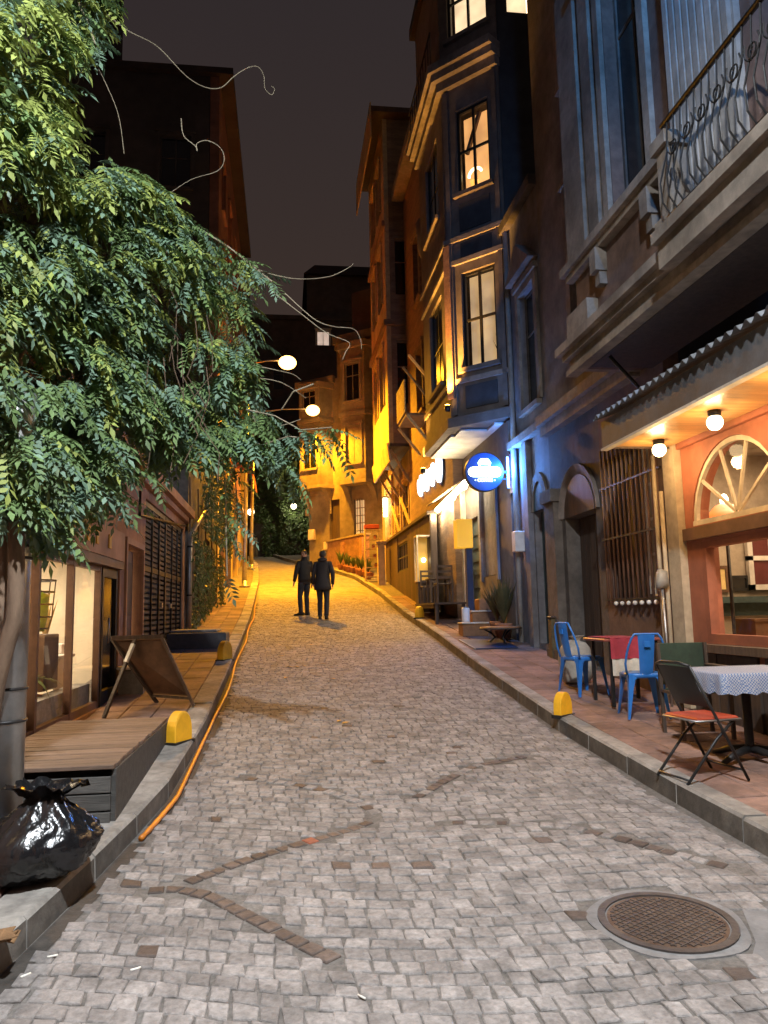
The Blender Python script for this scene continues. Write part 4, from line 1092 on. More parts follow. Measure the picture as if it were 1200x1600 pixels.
for x, wd_ in ((7.56,.13),(6.54,.13)): mk('window_architrave', B().box(x,x+wd_,-.06,-.002,5.802,9.0).xf(PW), mould, t)
mk('corner_pilaster', B().box(8.15,8.7,-.1,-.002,5.802,9.4).box(8.1,8.75,-.14,-.002,4.802,5.15).xf(PW), mould, t)
mk('side_pilaster', B().box(7.78,8.05,-.08,-.002,5.802,9.4).xf(PW), mould, t)
mk('pediment', B().prism([(6.4,0,9.1),(7.85,0,9.1),(7.12,0,9.6)], (0,-.2,0)).box(6.35,7.9,-.22,-.002,8.98,9.098).xf(PW), mould, t)
b = B()
for k in range(9): b.box(5.15+k*.11, 5.15+k*.11+.075, -.1, -.002, 5.0, 9.5)
b.box(5.12,6.15,-.06,-.003,5.0,9.5)
mk('fluted_pier', b.xf(PW), M('pale_fluted_stone', (.34,.31,.28), .8, .2, 8, .3), t)
mk('balcony_post', B().box(5.84,6.02,-.3,-.1,4.82,5.58).box(5.8,6.06,-.34,-.1,5.58,5.7).box(5.8,6.06,-.34,-.1,4.8,4.95).xf(PW), mould, t)
mk('balcony_slab', B().box(-1,6.0,-.42,-.25,4.72,4.82).box(-1,6.0,-.36,-.25,4.5,4.718).xf(PW), mould, t)
rl = mk('balcony_rail', B().tube([PW@Vector((y,-.33,5.74)) for y in (-1,2,5.84)], .025, 8).tube([PW@Vector((y,-.33,4.9)) for y in (-1,2,5.84)], .018, 6), blackmetal, t)
for k in range(34):
    x = 5.75-k*.11
    mk('baluster', B().tube([PW@Vector((x,-.33,4.84)), PW@Vector((x,-.42,4.98)), PW@Vector((x,-.43,5.15)), PW@Vector((x,-.35,5.45)), PW@Vector((x,-.33,5.74))], .008, 5), blackmetal, rl)
for k in range(16):
    x = 5.7-k*.22; b = B()
    for s in (-1, 1):
        pts = [PW@Vector((x-.11+s*(.1*f)*math.cos(f*7), -.38, 5.42+.11*math.sin(f*7)*f+.0)) for f in [i/14 for i in range(15)]]
        b.tube(pts, .007, 5)
    mk('scroll', b, blackmetal, rl)
mk('cornice_top', B().box(-3,8.95,-.5,.2,12.6,13.0).xf(PW), mould, t)
# lean-to canopy over the diner
cn = thing('diner_canopy', 'corrugated canopy with varnished pine soffit over the diner front', 'canopy', (3.97,5,3.4))
y = 1.0; k = 0
while y < 8.02:
    mk('soffit_board', B().box(3.58,4.31,y,y+.143,3.38,3.4), wood_soffit, cn); y += .145
mk('fascia', B().box(3.53,3.578,.9,8.06,3.36,3.66), M('grey_fascia', (.1,.1,.105), .6, .25, 8), cn)
mk('end_fascia', B().box(3.58,4.31,8.03,8.06,3.36,3.64), wood_dark, cn)
mk('fascia_lip', B().box(3.515,3.59,.9,8.07,3.335,3.359), M('pale_trim', (.45,.4,.33), .6), cn)
b = B(); b.smooth = True; rings = []
yy = .85
while yy < 8.1:
    s = .026*math.sin(yy*2*math.pi/.135); rings.append([(3.45,yy,3.70+s),(4.31,yy,4.0+s)]); yy += .017
b.loft(rings, False, False); b.v += [v+Vector((0,0,.006)) for v in b.v]; n = len(b.v)//2; b.f += [tuple(i+n for i in f) for f in b.f]; b.mi *= 2; b.sm *= 2
mk('corrugated_sheet', b, M('galvanised_sheet', (.34,.35,.37), .45, .2, 8, metal=.4), cn)
mk('strut', B().tube([(3.65,8.0,4.42),(4.3,8.0,3.7)], .022, 6), darkmetal, cn)
def pendant(p, label, r=.075, power=24):
    t = thing('globe_lamp', label, 'lamp', p, group='globe lamps under the diner canopy')
    mk('globe', B().ball(p, r, 14), globe_m, t); mk('holder', B().lathe(p+Vector((0,0,r*.75)), [(.055,0),(.06,.03),(.06,.06),(.05,3.375-p.z-r*.75)], 12), darkmetal, t)
    light('globe_light', 'POINT', p+Vector((-.02,0,-r-.05)), power, (1,.66,.3), .08, t)
p1 = onZ(1030,703,3.27); p2 = onZ(1117,660,3.27)
pendant(p1, 'round globe lamp at the uphill end of the diner canopy'); pendant(p2, 'round globe lamp above the diner fanlight window')
dy = p1.y-p2.y
for k in (1, 2): pendant(p2+Vector((0,-dy*k,0)), 'round globe lamp farther along the diner canopy')
# diner interior
b = B()
for q in ((7.5,7.55,2.5,9.7,.4,3.7),(4.62,7.5,9.65,9.7,.4,3.7),(4.62,7.5,2.45,2.5,.4,3.7),(4.62,7.5,2.5,9.65,.38,.42),(4.62,7.5,2.5,9.65,3.62,3.68)): b.box(*q)
mk('diner_interior', b, interior_st, bh)
light('diner_light', 'AREA', (5.9,7.2,3.55), 140, (1,.7,.4), parent=bh, aim=(5.9,7.2,0), sx=1.6, sy=3)
def pic(x0, x1, y0, y1, m1, m2, label, v=9.62, fw=.04):
    a = onV(x0, y1, v); c = onV(x1, y0, v); t = thing('framed_picture', label, 'picture', (a.x, v, a.z))
    mk('picture_frame', B().box(a.x,c.x,v-.02,v+.02,a.z,a.z+fw).box(a.x,c.x,v-.02,v+.02,c.z-fw,c.z).box(a.x,a.x+fw,v-.02,v+.02,a.z+fw,c.z-fw).box(c.x-fw,c.x,v-.02,v+.02,a.z+fw,c.z-fw), m1, t)
    mk('picture_print', B().box(a.x+fw,c.x-fw,v-.005,v+.015,a.z+fw,c.z-fw), m2, t)
pic(1111,1136,884,926, wood_sign, paper_m, 'yellowed framed notice on the diner back wall')
pic(1141,1169,899,924, blackmetal, dkglass, 'dark framed photo collage on the diner back wall')
t = thing('inner_window', 'white sash window on the diner back wall', 'window', (6.0,9.6,1.9))
a = onV(1170,922,9.6); c = onV(1235,830,9.6)
mk('sash', B().box(a.x,a.x+.07,9.55,9.62,a.z,c.z).box(c.x-.07,c.x,9.55,9.62,a.z,c.z).box(a.x,c.x,9.55,9.62,a.z,a.z+.07).box(a.x,c.x,9.55,9.62,c.z-.07,c.z).box(a.x,c.x,9.55,9.62,(a.z+c.z)/2,(a.z+c.z)/2+.06).box((a.x+c.x)/2-.02,(a.x+c.x)/2+.02,9.55,9.62,a.z,c.z), white, t)
mk('pane', B().box(a.x+.07,c.x-.07,9.585,9.6,a.z+.07,c.z-.07), M('wine_dark_glass', (.12,.03,.03), .3), t)
mk('wall_shelf', B().box(4.9,7.4,9.35,9.64,1.62,1.7).box(4.9,7.4,9.55,9.64,1.45,1.62), teal, bh)
a = onV(1132,790,7.9)
t = thing('table_lamp', 'bare bulb lamp with an orange shade inside the diner fanlight', 'lamp', (a.x,7.9,2.3))
mk('shade', B().lathe((a.x,7.9,a.z-.12), [(.17,0),(.16,.05),(.1,.12),(.03,.15)], 14), orange_em, t); mk('bulb', B().ball((a.x,7.9,a.z+.06), .055, 10, (.8,.8,1.3)), bulb_em, t)
mk('stand', B().tube([(a.x,7.9,.42),(a.x,7.9,a.z-.1)], .02, 6), darkmetal, t)
t = thing('diner_table', 'wooden table with a tray inside the diner window', 'table', (5.6,8.4,.42))
mk('table_top', B().bevbox(5.1,6.2,8.0,8.8,1.13,1.18,.01), wood_soffit, t)
for x in (5.15,6.12):
    for y in (8.05,8.72): mk('leg', B().box(x,x+.05,y,y+.05,.42,1.13), wood_dark, t)
setp(mk('wooden_crate', B().box(5.35,5.75,8.3,8.7,1.182,1.4).box(5.33,5.77,8.28,8.72,1.4,1.43), wood_sign), 'small dark crate standing on the diner table', 'crate')
# pipes on the facade corner, wrapped lamp on a post
t = thing('downpipe_pair', 'pair of cream downpipes at the corner of the diner', 'downpipe', (4.25,8.3,.5))
for dx, yy, z1 in ((0,8.36,3.35),(0,8.22,2.9)): mk('pipe', B().tube([(4.27,yy,g(yy)+.14),(4.27,yy,z1)], .024, 8), beige, t)
t = thing('wrapped_lamp_post', 'thin post with a pale cloth-wrapped head beside the diner corner', 'post', (4.1,8.15,.5))
hp = onV(1034,905,8.15)
mk('post', B().tube([(hp.x+.02,8.15,g(8.15)+.14),(hp.x,8.15,hp.z-.1)], .016, 8), greymetal, t)
b = B(); b.ball(hp, .09, 14, (.85,.85,1.3)); b.v = [v+(v-hp)*.35*noise.noise(v*14) for v in b.v]; mk('wrapped_head', b, sack_m, t)

# ------------------------------------------------------------------ right: blue-lit neighbour
t = thing('arched_house', 'narrow plaster house with arched openings lit blue by the round sign', 'building', (4.4,13.1,.8))
mk('wall', wall(RW, 12.2, 14.1, .4, 9.2, .3, [(12.45,13.1,1.0,3.3),(12.5,13.4,5.2,7.4)]), stone_n, t)
b = B(); n = 12
for k in range(n):
    a0, a1 = math.pi*k/n, math.pi*(k+1)/n; c, h = 12.775, .325
    b.prism([(c+h*math.cos(a0),-.04,3.3+.5*math.sin(a0)),(c+h*math.cos(a1),-.04,3.3+.5*math.sin(a1)),(c+(h+.14)*math.cos(a1),-.04,3.3+.66*math.sin(a1)),(c+(h+.14)*math.cos(a0),-.04,3.3+.66*math.sin(a0))], (0,.1,0))
mk('arch_ring', b.xf(RW), stone_r, t)
b = B(); b.box(12.45,13.1,-.02,.02,3.3,3.301); b.prism([(12.775+.325*math.cos(math.pi*k/12),-.012,3.3+.5*math.sin(math.pi*k/12)) for k in range(13)], (0,.01,0)); mk('arch_panel', b.xf(RW), teal, t)
mk('arched_shutter', bx(RW, 12.45, 13.1, .12, .16, .8, 3.3), teal, t)
mk('pier', B().box(13.15,13.4,-.1,-.002,.6,4.6).xf(RW), stone_n, t)
window(t, RW, 12.5, 13.4, 5.2, 7.4, 2, [.65], stone_dk, dkglass, trim=mould, sill=mould, tw=.14)
mk('pediment', B().prism([(12.25,0,7.7),(13.65,0,7.7),(12.95,0,8.25)], (0,-.2,0)).xf(RW), mould, t)
mk('band', B().box(12.2,14.08,-.16,-.002,4.62,4.76).xf(RW), mould, t)
mk('cornice', B().box(12.2,14.08,-.14,-.002,9.0,9.2).xf(RW), stone_dk, t)
t = thing('drainpipe', 'white rusted drainpipe with a meter box on the arched house', 'drainpipe', (4.28,13.85,.95))
mk('pipe', B().tube([(4.3,13.85,g(13.85)+.14),(4.3,13.85,4.6),(4.34,13.95,5.2),(4.34,13.95,9)], .05, 10), pipegrey, t)
a = onV(812,845,13.6); mk('meter_box', B().bevbox(a.x-.1,a.x+.1,13.55,13.75,a.z-.2,a.z+.18,.015), white, t)

BLK = M('silhouette_leaf', (.03,.05,.02), .6)
# ------------------------------------------------------------------ right: corner tower with the bay
t = thing('bay_tower', 'tall house with a canted bay of lit four-pane windows above the cafe', 'building', (4,16,1)); tw_ = t
P0, P1, P2 = Vector((4.4,14.12,0)), Vector((3.42,15.12,0)), Vector((3.42,18.0,0))
CX = (P1-P0).normalized(); CY = Vector((CX.y,-CX.x,0)); CL = (P1-P0).length
CF = FR(P0, CX, CY); FF = FR((3.42,0,0), (0,1,0), (1,0,0))
cw = [(.27,1.07,6.5,8.55),(.27,1.07,10.3,12.2),(.2,1.2,13.9,15.7)]
mk('bay_canted_face', wall(CF, 0, CL, 5.5, 16.5, .22, cw), tower_m, t)
fwn = [(15.8,17.2,6.5,8.5),(15.8,17.2,10.3,12.2)]
mk('bay_front_face', wall(FF, 15.2, 18.0, 5.5, 16.5, .22, fwn), tower_m, t)
for i, o in enumerate(cw): window(t, CF, *o, 2, 2, blackmetal, glass, rec=.06, fw=.06, bar=.055, back=(lit_warm2, lit_warm, lit_top)[i], bd=.45, sill=tower_m)
for o in fwn: window(t, FF, *o, 2, 2, blackmetal, dkglass, rec=.06, sill=tower_m)
def slab(d, z0, z1, name, mat):
    n1 = -CY; n2 = Vector((-1,0,0)); q = [P0+n1*d, P1+(n1+n2)/(1+n1.dot(n2))*d, P2+n2*d, Vector((4.7,18.0,0)), Vector((4.7,14.3,0))]
    mk(name, B().prism([(p.x,p.y,z0) for p in q], (0,0,z1-z0)), mat, t)
slab(.12,12.75,12.95,'cornice',mould); slab(.24,12.953,13.12,'cornice',mould); slab(.32,13.123,13.3,'cornice',mould)
slab(.07,9.25,9.35,'ledge',mould); slab(.05,6.2,6.3,'ledge',mould); slab(.06,8.75,8.85,'ledge',mould); slab(.1,5.3,5.498,'bay_sill',tower_m)
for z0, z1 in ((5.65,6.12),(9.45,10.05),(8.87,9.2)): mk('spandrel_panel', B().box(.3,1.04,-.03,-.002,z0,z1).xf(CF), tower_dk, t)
for x in (.06, CL-.16): mk('bay_pilaster', B().box(x,x+.1,-.05,-.002,5.55,12.7).xf(CF), tower_m, t)
n1 = -CY; n2 = Vector((-1,0,0)); q = [P0+CY*.05, P1+Vector((.05,.02,0)), P2+Vector((.05,0,0)), Vector((4.6,18.0,0)), Vector((4.6,14.3,0))]
for k in range(6):   # white soffit boards under the bay
    y0 = 14.5+k*.58; x0 = max(3.5, 4.42-(y0-14.2)*.95)
    mk('soffit_board', B().box(x0,4.34,y0,y0+.56,5.25,5.285), white, t)
mk('brick_corner', B().box(CL-.12,CL+.03,-.1,-.052,5.9,9.2).xf(CF), brick_m, t)
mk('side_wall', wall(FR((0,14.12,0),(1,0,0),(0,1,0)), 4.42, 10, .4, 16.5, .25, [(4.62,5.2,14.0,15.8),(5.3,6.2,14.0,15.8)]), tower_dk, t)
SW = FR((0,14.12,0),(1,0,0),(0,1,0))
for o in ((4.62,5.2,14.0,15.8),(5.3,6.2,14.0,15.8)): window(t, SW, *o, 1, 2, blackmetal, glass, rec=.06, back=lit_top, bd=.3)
mk('roof', B().box(3.3,10,14.1,18.2,16.5,16.8), rooft, t)
mk('top_railing', B().tube([(3.2,15.1,14.2),(3.2,18,14.2)], .02, 6), blackmetal, t)
for k in range(10): mk('rail_bar', B().tube([(3.2,15.1+k*.3,13.3),(3.2,15.1+k*.3,14.2)], .012, 5), blackmetal, t)
# uplighter on the bay corner
up = Vector((3.3,14.98,5.75)); ul = thing('uplighter', 'amber uplighter washing the corner of the bay', 'lamp', up)
mk('housing', B().lathe(up, [(.05,-.12),(.06,-.1),(.06,.0)], 12), darkmetal, ul); mk('lens', B().lathe(up, [(.05,.001),(.05,.012)], 12), EM('amber_lens_lit', (1,.5,.08), 40), ul)
light('uplight', 'SPOT', up+Vector((-.08,-.08,.03)), 2200, (1,.46,.07), .03, ul, aim=up+Vector((.02,.02,3)), spot=70, blend=.6)
up2 = Vector((3.3,17.9,5.0)); ul = thing('uplighter', 'amber uplighter at the far end of the bay front', 'lamp', up2)
mk('housing', B().lathe(up2, [(.05,-.12),(.06,-.1),(.06,.0)], 12), darkmetal, ul); mk('lens', B().lathe(up2, [(.05,.001),(.05,.012)], 12), EM('amber_lens_lit2', (1,.5,.08), 30), ul)
light('uplight', 'SPOT', up2+Vector((-.1,0,.03)), 500, (1,.46,.07), .03, ul, aim=up2+Vector((.03,0,3)), spot=60, blend=.6)
# things seen through the bay windows
pl_ = plant('houseplant', 'spiky houseplant silhouetted in the lower lit bay window', CF@Vector((.36,.3,6.45)), .75, 22, BLK, .1, .16, lw=.012, spread=.9, droop=.3)
hp_ = thing('arc_lamp', 'curved glowing lamp in the upper lit bay window', 'lamp', CF@Vector((.75,.25,10.3)))
arc_ = [CF@Vector((.78+.16*math.cos(a*.35), .26, 10.75+.16*math.sin(a*.35))) for a in range(0, 9)]
mk('glow_tube', B().tube(arc_, .03, 8), EM('arc_tube_lit', (1,.75,.35), 6), hp_); mk('lamp_base', B().lathe(CF@Vector((.8,.26,10.28)), [(.1,0),(.07,.2),(.1,.34)], 10), EM('amber_base_lit', (1,.45,.06), 1.6), hp_)
for fr_ in ((.9,1.05,11.6,12.1),): mk('roof_beam', B().bar(CF@Vector((1.05,.4,11.4)), CF@Vector((.7,.4,12.25)), .07), oriel_m, hp_)
# cafe ground floor
GFu = FR((4.3,0,0), (0,1,0), (1,0,0))
mk('cafe_front', wall(GFu, 14.15, 19.4, .6, 5.24, .2, [(16.75,17.75,.8,3.7),(15.2,16.4,2.3,4.5),(18.1,19.2,2.2,3.9)]), tower_m, t)
dr = mk('cafe_door', bx(GFu, 16.75, 17.75, .1, .15, .9, 3.7), teal, t)
for k in range(7): mk('louvre', bx(GFu, 16.85, 17.65, .075, .099, 1.5+k*.3, 1.7+k*.3), teal, dr)
wn = mk('slatted_shutter', bx(GFu, 15.2, 16.4, .1, .13, 2.3, 4.5), stone_n, t)
for k in range(10): mk('slat', bx(GFu, 15.22+k*.118, 15.22+k*.118+.09, .05, .099, 2.32, 4.48), stone_n, wn)
mk('shutter_frame', B().box(15.08,15.198,-.05,.06,2.2,4.62).box(16.402,16.52,-.05,.06,2.2,4.62).box(15.198,16.402,-.05,.06,4.502,4.62).xf(GFu), stone_n, t)
window(t, GFu, 18.1, 19.2, 2.2, 3.9, 2, 1, cream, glass, back=lit_warm2)
mk('beige_pillar', B().box(17.85,18.05,-.1,-.002,1.3,4.6).box(19.25,19.45,-.1,-.002,1.5,4.6).xf(GFu), cream, t)
mk('shop_shelf', B().box(18.05,19.25,-.02,.1,4.0,4.2).xf(GFu), cream, t)
# cafe signs and lights
sc = onV(756,738,14.0); t = thing('round_sign', 'round dark blue lit coffee sign projecting from the cafe wall', 'sign', sc)
Rr = .375; n = 36
def circ(r, y): return [(sc.x+r*math.cos(2*math.pi*k/n), y, sc.z+r*math.sin(2*math.pi*k/n)) for k in range(n)]
mk('drum', B().loft([circ(Rr,13.95),circ(Rr,14.08)]), blackmetal, t); face = mk('face', B().loft([circ(Rr-.012,13.938),circ(Rr-.012,13.949)]), signblue, t)
bnd = []; 
for k in range(13): a = math.pi/2+math.pi*k/12; bnd.append((sc.x-.22+.1*math.cos(a), 13.93, sc.z-.005+.095*math.sin(a)))
for k in range(13): a = -math.pi/2+math.pi*k/12; bnd.append((sc.x+.24+.07*math.cos(a), 13.93, sc.z-.005+.095*math.sin(a)))
mk('name_band', B().prism(bnd, (0,.007,0)), signwhite, face)
ic = [(-.11,.1),(-.08,.1),(-.08,.13),(.08,.13),(.08,.1),(.11,.1),(.13,.17),(.1,.22),(.07,.255),(-.06,.255),(-.1,.22),(-.13,.17)]
mk('cup_icon', B().prism([(sc.x+x,13.931,sc.z+z) for x,z in ic], (0,.006,0)), signwhite2, face)
for z, wd_ in ((.205,.05),(.185,.035),(.16,.07)): mk('icon_stroke', B().box(sc.x-wd_,sc.x+wd_,13.926,13.93,sc.z+z-.004,sc.z+z+.004), signblue, face)
def text(s, size, M_, mat, par, name='lettering', ext=.004):
    cu = bpy.data.curves.new(name, 'FONT'); cu.body = s; cu.size = size; cu.align_x = 'CENTER'; cu.align_y = 'CENTER'; cu.extrude = ext; cu.offset = .002
    o = bpy.data.objects.new(name, cu); COL.objects.link(o); dg = bpy.context.evaluated_depsgraph_get(); me = bpy.data.meshes.new_from_object(o.evaluated_get(dg))
    bpy.data.objects.remove(o); b = B(); b.v = [M_ @ v.co for v in me.vertices]; b.f = [tuple(p.vertices) for p in me.polygons]; b.mi = [0]*len(b.f); b.sm = [False]*len(b.f)
    return mk(name, b, mat, par)
TM = Matrix.Translation((sc.x, 13.932, sc.z-.165)) @ Matrix.Rotation(math.pi/2, 4, 'X')
text('\u2022 COFFEE \u2022', .085, TM, signwhite2, face)
mk('bracket', B().box(sc.x+Rr-.01,4.3,13.99,14.04,sc.z-.02,sc.z+.03).box(sc.x+Rr-.01,4.3,13.99,14.04,sc.z-.14,sc.z-.12).box(4.27,4.3,13.9,14.1,sc.z-.4,sc.z+.35), bluepole, t)
mk('edge_glow', B().box(4.2,4.235,13.98,14.02,sc.z-.3,sc.z+.3), signblue_em, t)
light('sign_light', 'POINT', (sc.x+.05,13.75,sc.z), 30, (.35,.6,1), .2, t)
light('sign_blue_light', 'POINT', (4.1,13.75,sc.z+.05), 170, (.06,.28,1), .1, t)
# lettered fascia and oval
t = thing('fascia_sign', 'white glowing script lettering on the cafe fascia', 'sign', (4.05,21,5))
a = onU(656,752,4.05); c = onU(684,735,4.05); b = B()
for i in range(9):
    f = (i+.5)/9; y = c.y+(a.y-c.y)*(1-f); hh = .3+.12*math.sin(i*2.1)
    pts = [(4.0, y+.13*math.cos(s*.7)*(1 if i % 2 else -1), 5.28+hh*.75*math.sin(s*.63)) for s in range(11)]
    b.tube(pts, .042, 6)
mk('script_letters', b, EM('script_lit', (.82,.93,1), 3), t); mk('backing', B().box(4.08,4.12,c.y-.2,a.y+.2,4.95,5.65), signblue, t)
t = thing('oval_sign', 'small white oval lit logo beside the cafe script lettering', 'sign', (4.0,19,5.5)); a = onU(687,729,4.0)
mk('oval', B().prism([(4.0,a.y+.3*math.cos(math.pi*k/12),a.z+.42*math.sin(math.pi*k/12)) for k in range(24)], (-.05,0,0)), signwhite, t); mk('oval_back', B().prism([(4.003,a.y+.38*math.cos(math.pi*k/12),a.z+.5*math.sin(math.pi*k/12)) for k in range(24)], (.05,0,0)), signblue, t)
mk('tick_mark', B().bar((3.94,a.y-.08,a.z-.1),(3.94,a.y+.1,a.z-.05),.03,.02), signblue, t)
t = thing('strip_light', 'dazzling white strip light over the cafe counter', 'lamp', (3.95,18,4.2))
a = onU(728,752,3.95); c = onU(680,805,3.95)
mk('tube', B().tube([Vector((3.95,a.y,4.38)), Vector((3.95,c.y,4.18))], .07, 8), strip_m, t); mk('housing', B().bar((4.02,a.y,4.45),(4.02,c.y,4.26),.1,.05), white, t)
for k in range(4): mk('spot_bulb', B().ball(lerp(Vector((3.9,a.y,4.3)), Vector((3.9,c.y,4.1)), k/3), .085, 8), strip_m, t)
for f in (.15,.55,.9): light('strip_light_glow', 'POINT', lerp(Vector((3.85,a.y,4.2)), Vector((3.85,c.y,4.0)), f), 48, (1,.78,.45), .1, t)
for k in range(4): mk('louvre', B().box(3.82+k*.1,3.88+k*.1,17.6,20.4,4.42+k*.06,4.45+k*.06), cream, t)

# ------------------------------------------------------------------ right: houses uphill
t = thing('middle_house', 'narrow brown house with a small timber balcony past the bay tower', 'building', (4,21,1.6))
MW = FR((4.05,0,0), (0,1,0), (1,0,0))
o2 = [(18.9,19.9,7.5,9.4),(21.5,22.5,7.5,9.4),(18.9,19.9,11,13),(21.5,22.5,11,13)]
mk('wall', wall(MW, 18.02, 24.4, 1.2, 15.5, .25, o2), oriel_m, t)
for o in o2: window(t, MW, *o, 2, [.65], timber_y, dkglass, trim=oriel_m, sill=oriel_m)
mk('cornice', bx(MW, 18.02, 24.4, -.4, .3, 15.5, 15.8), mould, t)
mk('corbel', B().lathe((3.95,18.6,0), [(.05,10.0),(.3,10.4),(.5,10.9),(.55,11.6),(.5,11.7)], 12), tower_m, t)
for k in range(9): mk('balcony_slat', B().box(3.3,3.34,20.5,22.0,7.1+k*.105,7.18+k*.105), timber_y, t)
mk('balcony_floor', B().box(3.35,4.04,20.5,22.0,7.0,7.06), oriel_m, t)
for y in (20.5, 22.1): mk('strut', B().bar((3.36,y,7.0),(4.0,y,6.2),.07), timber_y, t)
for y in (19.0, 20.0): mk('awning_strut', B().bar((3.2,y,8.2),(4.0,y,7.2),.06), timber_y, t)
t = thing('timber_oriel_house', 'tall narrow house with a timber oriel and struts lit orange along its edge', 'building', (4,27,2.3)); th = t
OF = FR((3.4,0,0), (0,1,0), (1,0,0)); ON = FR((0,24.5,0), (1,0,0), (0,1,0))
o3 = [(25.3,26.3,8.6,10.6),(27,28,8.6,10.6),(25.3,26.3,12.2,14.2),(27,28,12.2,14.2),(25.3,26.3,15.6,17.4),(27,28,15.6,17.4)]
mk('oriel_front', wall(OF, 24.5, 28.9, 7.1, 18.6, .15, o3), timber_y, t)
for o in o3: window(t, OF, *o, 1, [.6], timber_y, dkglass, trim=timber_y, rec=.06)
o4 = [(3.7,4.2,8.4,10.6),(3.7,4.2,12.2,14.2)]
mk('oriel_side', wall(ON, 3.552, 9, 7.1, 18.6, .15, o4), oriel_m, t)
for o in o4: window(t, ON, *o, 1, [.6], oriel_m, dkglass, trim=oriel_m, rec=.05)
for q_ in ((3.3,3.398,24.4,28.95,11.1,11.3),(3.3,3.398,24.4,28.95,14.6,14.8),(3.4,4.6,24.36,24.497,11.1,11.3)): mk('floor_band', B().box(*q_), oriel_m, t)
mk('eaves', B().box(2.95,9.2,24.1,29.2,18.6,18.8), wood_dark, t)
mk('eaves_board', B().box(2.93,2.97,24.05,29.3,17.6,18.9), timber_y, t)
mk('oriel_floor', B().box(3.42,4.3,24.55,28.85,7.0,7.098), wood_dark, t)
mk('oriel_skirt', B().hexa([(3.4,24.5,6.5),(3.46,24.5,6.5),(3.46,28.9,6.5),(3.4,28.9,6.5),(3.32,24.5,7.098),(3.38,24.5,7.098),(3.38,28.9,7.098),(3.32,28.9,7.098)]), timber_y, t)
for y in (24.6, 26.0, 27.4, 28.7): mk('strut', B().bar((3.45,y,6.9),(4.15,y,5.7),.08), timber_y, t)
LFm = FR((4.15,0,0), (0,1,0), (1,0,0))
o5 = [(25.2,26.4,4.4,6.0),(27.2,28.4,4.4,6.0),(29.6,30.8,4.6,6.2)]
mk('lower_wall', wall(LFm, 24.4, 32.5, 1.8, 7.0, .2, o5), timber_y, t)
for o in o5: window(t, LFm, *o, 2, 2, timber_y, dkglass, trim=timber_y, rec=.06)
mk('rear_block', B().box(4.5,9,29.0,33,1.8,15), oriel_m, t)
for y in (24.5,26.8,29.0,31): mk('timber_post', bx(LFm, y, y+.14, -.08, -.002, 2, 6.9), timber_y, t)
mk('timber_brace', B().bar((4.08,24.6,4.3),(4.08,26.8,5.6),.08).bar((4.08,27,4.3),(4.08,29,5.6),.08), timber_y, t)
# dark boarded shopfront along the pavement
t = thing('boarded_front', 'dark boarded low shopfront with barred windows beside the cafe terrace', 'building', (3.75,24,2))
SF = FR((3.78,0,0), (0,1,0), (1,0,0))
mk('wall', wall(SF, 19.6, 28.6, 1.2, 4.1, .15, [(23.4,25.6,2.9,3.8)]), wood_dark, t)
y = 19.62
while y < 28.5:
    if not (23.3 < y < 25.5): mk('board', bx(SF, y, y+.19, -.025, -.002, g(y)+.13, 4.08), wood_dark, t)
    else:
        mk('board', bx(SF, y, y+.19, -.025, -.002, g(y)+.13, 2.88), wood_dark, t)
    y += .2
window(t, SF, 23.4, 25.6, 2.9, 3.8, 4, 2, wood_grey, dkglass, rec=.02)
mk('cap', bx(SF, 19.5, 28.8, -.12, .4, 4.1, 4.18), wood_dark, t)
mk('lean_to_roof', B().hexa([(3.75,19.6,4.18),(4.3,19.6,4.18),(4.3,28.6,4.18),(3.75,28.6,4.18),(4.0,19.6,4.3),(4.3,19.6,4.6),(4.3,28.6,4.6),(4.0,28.6,4.3)]), rooft, t)
a = onV(593,915,27.4)
t = thing('gate_pillar', 'pale lamplit pillar with a cap at the end of the boarded front', 'pillar', (3.42,27.4,g(27.4)+.13))
mk('shaft', B().box(3.3,3.55,27.3,27.55,g(27.4)+.1,4.0), yplaster, t); mk('cap', B().bevbox(3.24,3.62,27.24,27.61,4.002,4.14,.03), ochre_t, t)
# ochre house with two oriels at the bend
t = thing('ochre_house', 'ochre plastered house with two bracketed oriel bays at the street bend', 'building', (2.4,38,3.9))
OX = Vector((.788,-.616,0)); OY = Vector((.616,.788,0)); OO = Vector((.74,37.82,0)); OH = FR(OO, OX, OY)
o6 = [(3.15,3.75,5.0,6.9),(1.75,2.35,3.6,7.0)]
mk('ground_storey', wall(OH, .55, 7.0, 3, 7.3, .3, o6), ochre, t)
mk('upper_wall', wall(OH, 0, 2.3, 7.302, 13.0, .3, []), ochre, t)
mk('upper_wall', wall(OH, 2.302, 7.0, 7.302, 15.0, .3, []), ochre, t)
mk('underside', B().box(0,.55,.0,2.5,7.2,7.3).xf(OH), ochre, t); mk('side_wall', B().box(.55,.8,.302,5,3,7.19).xf(OH), ochre, t)
window(t, OH, *o6[0], 2, 5, ochre_t, EM('dim_lit_window', (1,.75,.35), .35, .3), rec=.1)
mk('door', bx(OH, 1.75, 2.35, .15, .2, 3.6, 7.0), wood_dark, t)
for k in range(4): mk('window_grille', B().tube([OH@Vector((3.25+k*.13,-.03,5.0)), OH@Vector((3.25+k*.13,-.03,6.9))], .012, 5), darkmetal, t)
mk('cornice', B().box(2.25,7.1,-.3,-.002,14.6,15.0).box(2.28,7.1,-.18,-.002,14.35,14.598).xf(OH), ochre_t, t)
mk('lower_cornice', B().box(-.1,2.2,-.25,-.002,12.75,13.1).xf(OH), ochre_t, t)
mk('attic', B().box(3.0,7.0,.35,4,15.003,17.3).xf(OH), far_dk, t)
